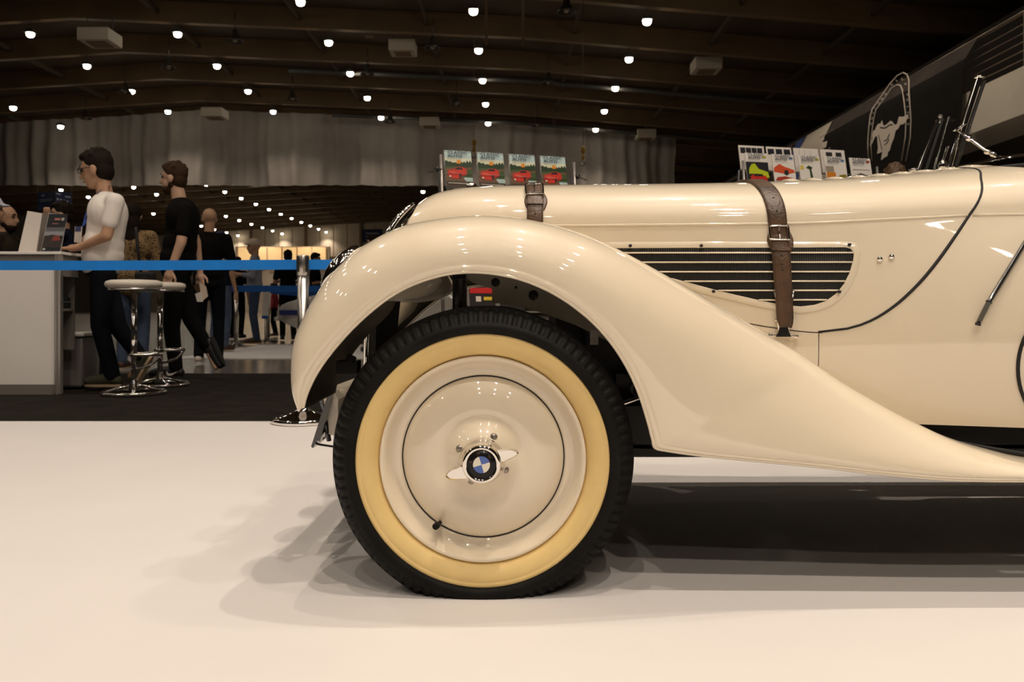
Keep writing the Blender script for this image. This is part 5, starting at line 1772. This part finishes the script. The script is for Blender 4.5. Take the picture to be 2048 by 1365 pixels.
def person(label, J, h=1.75, hs=1.0, skin='skin', shirt='shirt_black', sleeve=0.55, trousers='trousers_black', shoes='shoe_black', sole='shoe_black', hair='short', hair_m='hair_dark', beard=False, vox=0.012, face=True, girth=1.0, hem=0.0, group=None, hand_n=None, extra=None):
    s = h / 1.75
    base = Vector((J['pelvis'].x, J['pelvis'].y, 0))
    t = thing('person', base, label, 'person', group)
    B = basis(J.get('hd', J['fd']))
    Bt = basis(J['fd'])
    hd = J['head']
    k = hs * s

    def hp(f, l, u):
        return hd + B @ Vector((f, l, u)) * k
    # --- skin body: one surface
    g = [ball(hp(-0.010, 0, 0.030), (0.098 * k, 0.078 * k, 0.094 * k), 20, 14, B), ball(hp(0.022, 0, -0.035), (0.070 * k, 0.060 * k, 0.082 * k), 18, 12, B), ball(hp(0.045, 0, -0.090), (0.036 * k, 0.040 * k, 0.030 * k), 14, 10, B),
         cap_geo(hp(0.085, 0, 0.010), 0.010 * k, hp(0.108, 0, -0.028), 0.014 * k, 8), ball(hp(0.078, 0, 0.030), (0.018 * k, 0.050 * k, 0.012 * k), 12, 8, B), ball(hp(0.084, 0, -0.062), (0.012 * k, 0.024 * k, 0.010 * k), 10, 8, B),
         ball(hp(-0.008, 0.080, -0.010), (0.022 * k, 0.010 * k, 0.034 * k), 10, 8, B), ball(hp(-0.008, -0.080, -0.010), (0.022 * k, 0.010 * k, 0.034 * k), 10, 8, B),
         cap_geo(J['neck'] - Vector((0, 0, 0.03 * s)), 0.062 * s, hp(-0.025, 0, -0.055), 0.054 * s, 14)]
    tr = Bt
    gd = girth
    g += [ball(J['chest'], (0.100 * s * gd, 0.150 * s, 0.17 * s), 18, 12, tr), ball(J['belly'], (0.095 * s * gd, 0.130 * s, 0.15 * s), 18, 12, tr), ball(J['pelvis'], (0.10 * s * gd, 0.145 * s, 0.12 * s), 18, 12, tr)]
    for n in 'LR':
        sg = 1 if n == 'L' else -1
        g += [cap_geo(J['sh' + n], 0.050 * s, J['el' + n], 0.041 * s), cap_geo(J['el' + n], 0.041 * s, J['wr' + n], 0.027 * s)]
        hn = (hand_n or {}).get(n, Bt @ Vector((0, sg, 0)))
        g += hand_geo(J['wr' + n], J['ha' + n], Vector(hn), 1 if n == 'R' else -1, s)
        g += [cap_geo(J['hi' + n], 0.075 * s, J['kn' + n], 0.052 * s), cap_geo(J['kn' + n], 0.050 * s, J['an' + n], 0.036 * s), cap_geo(J['an' + n], 0.034 * s, J['to' + n], 0.026 * s)]
    body = obj('body', fuse(g, vox * 0.6 if vox < 0.012 else vox, 4), skin, t)
    # --- clothes
    g = [ball(J['chest'] + Vector((0, 0, 0.02 * s)), (0.122 * s * gd, 0.185 * s, 0.165 * s), 20, 14, tr), ball(J['belly'], (0.125 * s * gd, 0.160 * s, 0.17 * s), 20, 14, tr), cap_geo(J['chest'], 0.125 * s * gd, J['belly'], 0.118 * s * gd, 18),
         ball(J['pelvis'] + Vector((0, 0, 0.035 * s - hem)), (0.124 * s * gd, 0.168 * s, 0.085 * s), 20, 12, tr), cap_geo(J['shL'] - (J['shL'] - J['neck']) * 0.12, 0.062 * s, J['shR'] - (J['shR'] - J['neck']) * 0.12, 0.062 * s, 16),
         cap_geo(J['neck'] - Vector((0, 0, 0.035 * s)), 0.082 * s, J['chest'], 0.11 * s, 16)]
    g.append(ball(J['belly'].lerp(J['pelvis'], 0.55), (0.131 * s * gd, 0.174 * s, 0.13 * s), 20, 12, tr))
    for n in 'LR':
        e = J['sh' + n].lerp(J['el' + n], min(1, sleeve))
        g.append(cap_geo(J['sh' + n], 0.066 * s, e, (0.060 if sleeve < 1 else 0.052) * s))
        if sleeve > 1:
            g.append(cap_geo(J['el' + n], 0.052 * s, J['el' + n].lerp(J['wr' + n], sleeve - 1), 0.038 * s))
    obj('shirt', fuse(g, vox, 5), shirt, t)
    g = [ball(J['pelvis'] - Vector((0, 0, 0.01)), (0.116 * s * gd, 0.160 * s, 0.115 * s), 20, 12, tr)]
    for n in 'LR':
        g += [cap_geo(J['hi' + n], 0.092 * s, J['kn' + n], 0.068 * s), cap_geo(J['kn' + n], 0.067 * s, J['an' + n] + (J['kn' + n] - J['an' + n]).normalized() * 0.012, 0.056 * s)]
    obj('trousers', fuse(g, vox, 5), trousers, t)
    for n in 'LR':
        an, to = J['an' + n], J['to' + n]
        d = (to - an).normalized()
        dn = J.get('sole' + n, Vector((0, 0, -1)))
        if 'sole' + n in J:
            dn = (dn - d * dn.dot(d)).normalized()
        heel = an - d * 0.030 * s + dn * 0.030 * s
        fw_ = (to + d * 0.02 * s) - heel
        fw_ = (fw_ - dn * fw_.dot(dn)).normalized()
        toe = heel + fw_ * 0.235 * s
        sf = fuse([cap_geo(heel, 0.042 * s, an + d * 0.02 * s, 0.046 * s, 12), cap_geo(heel + fw_ * 0.03 * s - dn * 0.008 * s, 0.040 * s, toe - fw_ * 0.02 * s + dn * 0.008 * s, 0.034 * s, 12), cap_geo(heel + fw_ * 0.10 * s - dn * 0.018 * s, 0.036 * s, toe - fw_ * 0.05 * s, 0.036 * s, 12)], min(vox, 0.009), 3)
        sh_ = obj('shoe', sf, shoes, t)
        lat = fw_.cross(dn).normalized()
        pts = []
        bot = heel + dn * 0.034 * s
        for q in range(24):
            a = 2 * PI * q / 24
            f_ = 0.105 * s + 0.138 * s * math.copysign(abs(math.cos(a)) ** 0.8, math.cos(a))
            w_ = (0.042 - 0.004 * math.cos(a)) * s * math.copysign(abs(math.sin(a)) ** 0.8, math.sin(a))
            pts.append(bot + fw_ * f_ + lat * w_)
        obj('sole', prism([p + dn * 0.014 * s for p in pts], [p - dn * 0.004 * s for p in pts]), sole, sh_, smooth=False)
    # --- hair, beard, cap, face
    hm = hair_m
    if hair == 'short':
        g = [ball(hp(-0.022, 0, 0.048), (0.098 * k, 0.086 * k, 0.092 * k), 20, 14, B), ball(hp(-0.050, 0, -0.010), (0.062 * k, 0.078 * k, 0.080 * k), 18, 12, B), ball(hp(0.035, 0, 0.098), (0.058 * k, 0.070 * k, 0.036 * k), 16, 10, B)]
        rg = random.Random(int(h * 1000))
        for q_ in range(26):
            a_, e_ = rg.uniform(0, 2 * PI), rg.uniform(0.15, 1.3)
            v_ = Vector((math.cos(a_) * math.sin(e_), math.sin(a_) * math.sin(e_), math.cos(e_)))
            g.append(ball(hp(-0.018 + v_.x * 0.094, v_.y * 0.080, 0.052 + v_.z * 0.088), rg.uniform(0.012, 0.022) * k, 8, 6))
        obj('hair', fuse(g, min(vox, 0.009), 1), hm, t)
    elif hair == 'fringe':
        g = [ball(hp(-0.060, 0, -0.005), (0.050 * k, 0.074 * k, 0.055 * k), 18, 12, B)]
        obj('hair', fuse(g, vox, 3), hm, t)
    elif hair == 'long':
        g = [ball(hp(-0.020, 0, 0.035), (0.108 * k, 0.092 * k, 0.100 * k), 20, 14, B), ball(hp(-0.060, 0, -0.10), (0.070 * k, 0.090 * k, 0.15 * k), 18, 12, B), ball(hp(-0.085, 0, -0.26), (0.048 * k, 0.085 * k, 0.17 * k), 18, 12, B)]
        obj('hair', fuse(g, vox, 3), hm, t)
    elif hair == 'cap':
        g = [ball(hp(-0.010, 0, 0.060), (0.108 * k, 0.088 * k, 0.078 * k), 20, 14, B), ball(hp(0.095, 0, 0.042), (0.072 * k, 0.066 * k, 0.012 * k), 16, 8, B)]
        obj('cap', fuse(g, vox, 3), hm, t)
    if beard:
        g = [ball(hp(0.040, 0, -0.088), (0.052 * k, 0.058 * k, 0.046 * k), 16, 10, B), ball(hp(0.000, 0, -0.055), (0.045 * k, 0.070 * k, 0.040 * k), 16, 10, B)]
        obj('beard', fuse(g, vox, 3), hm, t)
    if face:
        for sg in (1, -1):
            obj('eye', ball(hp(0.079, sg * 0.032, 0.010), (0.010 * k, 0.014 * k, 0.007 * k), 10, 6, B), 'eye_dark', t)
            obj('eyebrow', tube([hp(0.090, sg * 0.014, 0.032), hp(0.092, sg * 0.034, 0.037), hp(0.080, sg * 0.054, 0.032)], 0.0045 * k, 6), hm if hair != 'cap' else 'hair_brown', t)
        obj('mouth', ball(hp(0.094, 0, -0.064), (0.006 * k, 0.020 * k, 0.003 * k), 10, 6, B), 'shoe_brown', t)
    return t, hp, k


def pj(Y0, **kw):
    """joints given as (u, v, depth offset)"""
    out = {}
    for n, q in kw.items():
        out[n] = P(q[0], q[1], Y0 + (q[2] if len(q) > 2 else 0))
    return out


# man in white leaning on the counter
J = pj(6.62, head=(193, 341), neck=(212, 392), chest=(216, 432), belly=(208, 490), pelvis=(204, 530),
       shL=(231, 404, -0.17), elL=(213, 472, -0.22), wrL=(160, 495, -0.17), haL=(103, 503, -0.10),
       shR=(213, 402, 0.17), elR=(190, 462, 0.20), wrR=(158, 494, 0.14), haR=(112, 503, 0.08),
       hiL=(206, 545, -0.08), knL=(200, 652, -0.05), anL=(226, 757, -0.02), toL=(180, 772, -0.02),
       hiR=(206, 545, 0.08), knR=(236, 655, 0.09), anR=(282, 716, 0.10), toR=(262, 752, 0.10))
J['fd'] = Vector((-1, -0.04, 0))
J['hd'] = Vector((-1, -0.06, -0.20))
J['soleR'] = Vector((0.80, 0, -0.60)).normalized() * -1 + Vector((1.2, 0, 0))
J['soleR'] = Vector((0.78, 0, 0.25)).normalized()
for n in 'LR':
    J['wr' + n].z = max(J['wr' + n].z, CT + 0.042)
    J['ha' + n].z = CT + 0.024
J['anL'].z, J['toL'].z = 0.105, 0.06
man, hp, k = person('man in white t-shirt with glasses and lanyard leaning on the counter', J, 1.80, 1.13, 'skin', 'shirt_white', 0.62, 'trousers_navy', 'shoe_olive', 'sole_tan', 'short', 'hair_dark', vox=0.010, girth=1.12, hem=0.055, hand_n={'L': (0, 0, 1), 'R': (0, 0, 1)})
gl_ = []
for sg in (1, -1):
    ring = [hp(0.098, sg * 0.034 + 0.024 * math.cos(a), 0.008 + 0.018 * math.sin(a)) for a in [2 * PI * q / 16 for q in range(16)]]
    gl_ += [tube(ring, 0.0032, 6, closed=True), tube([hp(0.096, sg * 0.058, 0.014), hp(0.03, sg * 0.082, 0.012), hp(-0.02, sg * 0.084, 0.006)], 0.0028, 6)]
gl_.append(tube([hp(0.102, 0.010, 0.012), hp(0.102, -0.010, 0.012)], 0.003, 6))
obj('glasses', join(*gl_), 'eye_dark', man)
lany = [P(224, 369, 6.510), P(205, 378, 6.495), P(192, 392, 6.520), P(180, 410, 6.550), P(172, 430, 6.550), P(166, 452, 6.550)]
lany2 = [P(224, 369, 6.510), P(214, 376, 6.650), P(196, 398, 6.650), P(182, 425, 6.610), P(167, 452, 6.570)]
def ribbon(pts, w):
    pts = [Vector(p) for p in catmull(pts, 4)]
    return grid([[p + Vector((w / 2, 0, w / 4)) for p in pts], [p - Vector((w / 2, 0, w / 4)) for p in pts]])
obj('lanyard', join(ribbon(lany, 0.016), ribbon(lany2, 0.016)), 'lanyard_blue', man)
q = [P(150, 453, 6.540), P(163, 453, 6.540), P(161, 486, 6.540), P(148, 485, 6.540)]
obj('badge_card', prism(q, [p + Vector((0.004, 0.004, 0)) for p in q]), 'paper_white', man, smooth=False)
q = [P(151, 453, 6.536), P(162.5, 453, 6.536), P(162, 463, 6.536), P(150, 463, 6.536)]
obj('badge_head', (q, [(0, 1, 2, 3)]), 'cap_blue', man, smooth=False)

# bearded man in black walking past
J = pj(7.45, head=(347, 358), neck=(360, 402), chest=(366, 440), belly=(360, 492), pelvis=(354, 535),
       shL=(374, 420, -0.17), elL=(362, 486, -0.23), wrL=(341, 540, -0.24), haL=(331, 577, -0.22),
       shR=(366, 420, 0.17), elR=(392, 484, 0.22), wrR=(400, 545, 0.22), haR=(400, 580, 0.20),
       hiL=(352, 548, -0.08), knL=(343, 655, -0.09), anL=(352, 742, -0.10), toL=(325, 756, -0.11),
       hiR=(356, 548, 0.08), knR=(382, 640, 0.09), anR=(414, 694, 0.10), toR=(432, 735, 0.10))
J['fd'] = Vector((-1, 0.03, 0))
J['soleR'] = Vector((0.85, 0, -0.1)).normalized()
J['anL'].z, J['toL'].z = 0.105, 0.06
man2, hp, k = person('bearded man in black t-shirt and trousers striding past the stools', J, 1.84, 1.0, 'skin_pale', 'shirt_black', 0.68, 'trousers_black', 'shoe_black', 'shoe_black', 'short', 'hair_brown', beard=True, vox=0.010, girth=1.08, hem=0.03)
sw = [(334, 742), (336, 747), (342, 748), (356, 743), (344, 751), (336, 752), (332, 748)]
fy = J['anL'].y - 0.062
obj('shoe_mark', ([P(u, v, fy) for u, v in sw], [tuple(range(len(sw)))]), 'sole_white', man2, smooth=False)
lf = thing('leaflet', P(400, 604, 7.62), 'folded printed leaflets held in the walking man\'s rear hand', 'leaflet')
for i, (a, b, c_) in enumerate((((386, 572), (398, 566), (402, 600)), ((398, 566), (412, 573), (404, 603)), ((390, 588), (402, 584), (394, 604)))):
    q = [P(*a, 7.62 - 0.01 * i), P(*b, 7.62 - 0.01 * i), P(b[0] + 4, b[1] + 20, 7.62 - 0.01 * i), P(*c_, 7.62 - 0.01 * i)]
    obj('leaf', prism(q, [p + Vector((0, 0.003, 0)) for p in q]), ('leather', 'cap_beige', 'paper_white')[i], lf, smooth=False)

# bald man in black from behind, woman in spotted blouse
def px_x(u, y):
    return (u - U0) / F * y


J = stand(px_x(418, 9.6), 9.6, 1.76, 100, 'front')
J['hd'] = Vector((-0.55, 0.8, -0.1))
person('bald man in black seen from behind, jeans and white sneakers', J, 1.76, 1.0, 'skin', 'shirt_black', 1.3, 'trousers_navy', 'shoe_white', 'sole_white', 'none', 'hair_dark', vox=0.014, girth=1.15, hem=0.08, face=False)
J = stand(px_x(266, 8.7), 8.7, 1.70, 95, 'front')
wm, hp, k = person('woman with long dark hair in a spotted blouse and blue jeans', J, 1.70, 1.0, 'skin_pale', 'spotted_cloth', 1.8, 'jeans', 'shoe_brown', 'sole_tan', 'long', 'hair_dark', vox=0.013, hem=0.12, face=False)
obj('bag_strap', tube(catmull([P(272, 455, 8.50), P(276, 500, 8.46), P(282, 545, 8.50)], 4), 0.016, 6), 'strap_dark', wm)
hb = thing('shoulder_bag', P(290, 575, 8.47), 'black shoulder bag hanging at the spotted blouse woman\'s hip', 'bag')
bevel(obj('bag_body', box(P(291, 560, 8.44), (0.20, 0.09, 0.16)), 'bag_black', hb, smooth=False), 0.03, 3)
obj('bag_buckle', box(P(288, 556, 8.39), (0.05, 0.01, 0.012)), 'steel', hb, smooth=False)
# people behind the counter
J = stand(px_x(8, 7.9), 7.9, 1.58, 5, 'front')
person('balding man in a dark olive jacket at the left edge behind the counter', J, 1.58, 1.12, 'skin', 'jacket_olive', 1.9, 'trousers_black', 'shoe_black', 'shoe_black', 'fringe', 'hair_dark', beard=True, vox=0.013, girth=1.1)
J = stand(px_x(-26, 7.1), 7.1, 1.57, 30, 'down')
person('person with a pale cap cut off by the left edge', J, 1.57, 1.1, 'skin', 'jacket_olive', 1.9, 'trousers_black', 'shoe_black', 'shoe_black', 'cap', 'cap_white', vox=0.014)
J = stand(px_x(127, 8.3), 8.3, 1.66, 200, 'down')
J['elL'] = P(108, 470, 8.0)
J['wrL'] = P(100, 440, 7.9)
J['haL'] = P(93, 416, 7.85)
person('dark haired man in navy behind the poster raising one hand', J, 1.66, 1.0, 'skin', 'top_navy', 1.8, 'trousers_navy', 'shoe_black', 'shoe_black', 'short', 'hair_dark', vox=0.013)
# far visitors
J = stand(px_x(510, 14.5), 14.5, 1.79, 195, 'front')
fm, hp, k = person('man in beige cap, grey blue shirt and jeans standing beyond the belts', J, 1.79, 1.05, 'skin', 'shirt_grey_blue', 1.7, 'jeans_dark', 'shoe_brown', 'sole_tan', 'cap', 'cap_beige', vox=0.016)
J = stand(px_x(576, 16.4), 16.4, 1.72, 110, 'front')
person('dark haired man in black t-shirt with arms folded, left of the near post', J, 1.72, 1.0, 'skin', 'shirt_black', 0.7, 'trousers_black', 'shoe_black', 'shoe_black', 'short', 'hair_dark', vox=0.018, girth=1.2, face=False)
J = stand(px_x(630, 17.3), 17.3, 1.72, 0, 'front')
person('visitor in dark top holding a camera, right of the near post', J, 1.72, 1.0, 'skin', 'shirt_black', 0.8, 'trousers_black', 'shoe_black', 'shoe_black', 'short', 'hair_dark', vox=0.018)
cm = thing('camera', Vector((px_x(630, 17.3) + 0.40, 17.3, 1.12)), 'small black camera held by the visitor right of the near post', 'camera')
cc = cm.location + Vector((0, 0, 0.07))
obj('camera_body', box(cc, (0.08, 0.13, 0.09)), 'bag_black', cm, smooth=False)
obj('camera_lens', tube([cc + Vector((0.04, 0, 0)), cc + Vector((0.13, 0, 0))], 0.035, 14), 'bag_black', cm)
J = stand(px_x(474, 17.0), 17.0, 1.62, 80, 'down')
person('visitor all in black behind the far left post', J, 1.62, 1.0, 'skin', 'shirt_black', 0.7, 'trousers_black', 'shoe_black', 'shoe_black', 'short', 'hair_dark', vox=0.018, face=False)
J = stand(px_x(440, 12.2), 12.2, 1.72, 70, 'down')
person('visitor in blue cap and light jeans behind the bald man', J, 1.72, 1.0, 'skin', 'top_navy', 0.7, 'jeans', 'shoe_brown', 'sole_tan', 'cap', 'cap_blue', vox=0.017, face=False)
J = stand(px_x(549, 18.3), 18.3, 1.12, 180, 'down')
person('child in a red jacket beside the white sports car', J, 1.12, 1.2, 'skin', 'top_red', 1.8, 'trousers_black', 'shoe_brown', 'sole_tan', 'short', 'hair_dark', vox=0.018)
J = stand(px_x(748, 12.0), 12.0, 1.64, 200, 'down')
person('visitor showing only the forehead above the cream fender', J, 1.64, 1.0, 'skin', 'top_navy', 0.7, 'trousers_black', 'shoe_black', 'shoe_black', 'short', 'hair_dark', vox=0.018)
J = stand(px_x(1790, 7.9), 7.9, 1.94, 75, 'down')
person('curly brown haired person showing only the head right of the rear rack', J, 1.94, 1.1, 'skin', 'shirt_black', 0.7, 'trousers_black', 'shoe_black', 'shoe_black', 'short', 'hair_ginger', vox=0.016, face=False)

# ------------------------------------------------------------------ white sports car beyond the belts
mat('car_white', (0.62, 0.58, 0.52), 0.3, coat=0.8)
mat('stripe_blue', (0.02, 0.03, 0.16), 0.4)
SY = 14.5
sc_ = thing('sports_car', ((640 - U0) / F * SY, SY + 0.8, 0), 'white sports car with a blue side stripe beyond the belts', 'car')
X0 = (546 - U0) / F * SY
prof_t = curve_fn([(0, 0.60), (0.12, 0.70), (0.45, 0.80), (0.9, 0.90), (1.3, 0.95), (1.55, 1.0), (2.1, 1.28), (2.9, 1.30), (3.5, 1.08), (4.1, 0.98), (4.2, 0.80)])
prof_b = curve_fn([(0, 0.46), (0.2, 0.34), (0.6, 0.24), (3.6, 0.22), (4.2, 0.42)])
wid = curve_fn([(0, 0.62), (0.15, 0.74), (0.5, 0.82), (1.0, 0.85), (3.2, 0.86), (4.2, 0.76)])
rws = []
for i in range(43):
    x = 4.2 * i / 42
    zt, zb, w = prof_t(x), prof_b(x), wid(x)
    # open the wheel arches
    for cx_ in (0.78, 3.25):
        dx = abs(x - cx_)
        if dx < 0.36:
            zb = max(zb, 0.30 + math.sqrt(0.36 ** 2 - dx * dx))
    belt_z = min(zt - 0.04, 0.72)
    roof = zt > 1.02
    wt = w * (0.62 if roof else 0.86)
    row = []
    for (yy, zz) in ((-w * 0.94, zb), (-w, max(zb + 0.02, 0.5)), (-w, max(belt_z, zb + 0.04)), (-w * 0.97, max(min(zt - 0.02, 0.86), zb + 0.06)), (-wt, max(zt - 0.015, zb + 0.08)), (-wt * 0.6, max(zt, zb + 0.09))):
        row.append((X0 + x, SY + 0.85 + yy, zz))
    row += [(p[0], 2 * (SY + 0.85) - p[1], p[2]) for p in reversed(row)]
    rws.append(row)
g = grid(rws)
g[1].append(tuple(range(12)))
obj('body', g, 'car_white', sc_, angle=35)
obj('side_stripe', box_mm((X0 + 0.10, SY + 0.02, 0.50), (X0 + 0.42, SY + 0.10, 0.585)), 'stripe_blue', sc_, smooth=False)
bevel(obj('front_bumper', box_mm((X0 - 0.03, SY + 0.15, 0.40), (X0 + 0.06, SY + 1.55, 0.47)), 'car_white', sc_, smooth=False), 0.02)
for cx_ in (0.78, 3.25):
    for yy, ax in ((SY + 0.02, (0, -1, 0)), (SY + 1.68, (0, 1, 0))):
        c = (X0 + cx_, yy, 0.315)
        wl = obj('wheel', lathe([(0.20, 0.02), (0.19, -0.02), (0.10, -0.03), (0.04, 0.0), (0.0, 0.0)], c, ax, 24), 'steel', sc_)
        obj('tyre', lathe([(0.20, 0.0), (0.24, 0.02), (0.30, 0.015), (0.313, -0.01), (0.313, -0.16), (0.29, -0.19), (0.20, -0.18)], c, ax, 32), 'black_rubber', wl)

# ------------------------------------------------------------------ hanging signs far off
mat('sign_blue', (0.008, 0.018, 0.07), 0.6)
mat('sign_ink', (0.35, 0.36, 0.45), 0.6)
c = P(110, 402, 56)
hsn = thing('hanging_sign', (c.x, c.y, c.z - 0.5), 'dark blue cube shaped sign hanging over the counter', 'sign')
ca, cb, cc_ = P(75, 385, 56), P(111, 384, 55.0), P(143, 389, 56)
for nm, a, b in (('sign_face', ca, cb), ('sign_face', cb, cc_)):
    q = [Vector((a.x, a.y, c.z - 0.60)), Vector((b.x, b.y, c.z - 0.60)), Vector((b.x, b.y, c.z + 0.55)), Vector((a.x, a.y, c.z + 0.55))]
    obj(nm, prism(q, [p + Vector((0, 0.05, 0)) for p in q]), 'sign_blue', hsn, smooth=False)
    for (t0_, t1_, z_, hh) in (((0.1, 0.85, 0.02, 0.03), (0.15, 0.8, -0.08, 0.03), (0.25, 0.38, 0.26, 0.09)) if a is ca else ((0.05, 0.35, 0.30, 0.10), (0.6, 0.95, 0.18, 0.10), (0.1, 0.2, -0.05, 0.12), (0.3, 0.4, -0.08, 0.12), (0.5, 0.6, -0.11, 0.12), (0.7, 0.8, -0.14, 0.12))):
        p0, p1 = a.lerp(b, t0_), a.lerp(b, t1_)
        obj('sign_print', ([(p0.x, p0.y - 0.02, c.z + z_), (p1.x, p1.y - 0.02, c.z + z_), (p1.x, p1.y - 0.02, c.z + z_ + hh), (p0.x, p0.y - 0.02, c.z + z_ + hh)], [(0, 1, 2, 3)]), 'sign_ink', hsn, smooth=False)
for p in (ca, cb, cc_):
    obj('sign_cord', tube([(p.x, p.y, c.z + 0.4), (p.x, p.y, beam_z(p.x) + 0.76)], 0.02, 6), 'beam_steel', hsn)
c = P(745, 472, 70)
bs = thing('blue_sign', (c.x, c.y, 0), 'dark blue notice board on posts far away near the bonnet nose', 'sign')
obj('board', box(c, (1.65, 0.1, 1.1)), 'sign_blue', bs, smooth=False)
for k_ in range(3):
    obj('board_print', box((c.x - 0.1 * k_, c.y - 0.06, c.z + 0.2 - 0.25 * k_), (1.1 - 0.2 * k_, 0.02, 0.09)), 'sign_ink', bs, smooth=False)
for s_ in (-0.7, 0.7):
    obj('board_post', tube([(c.x + s_, c.y + 0.05, 0), (c.x + s_, c.y + 0.05, c.z)], 0.05, 8), 'steel', bs)
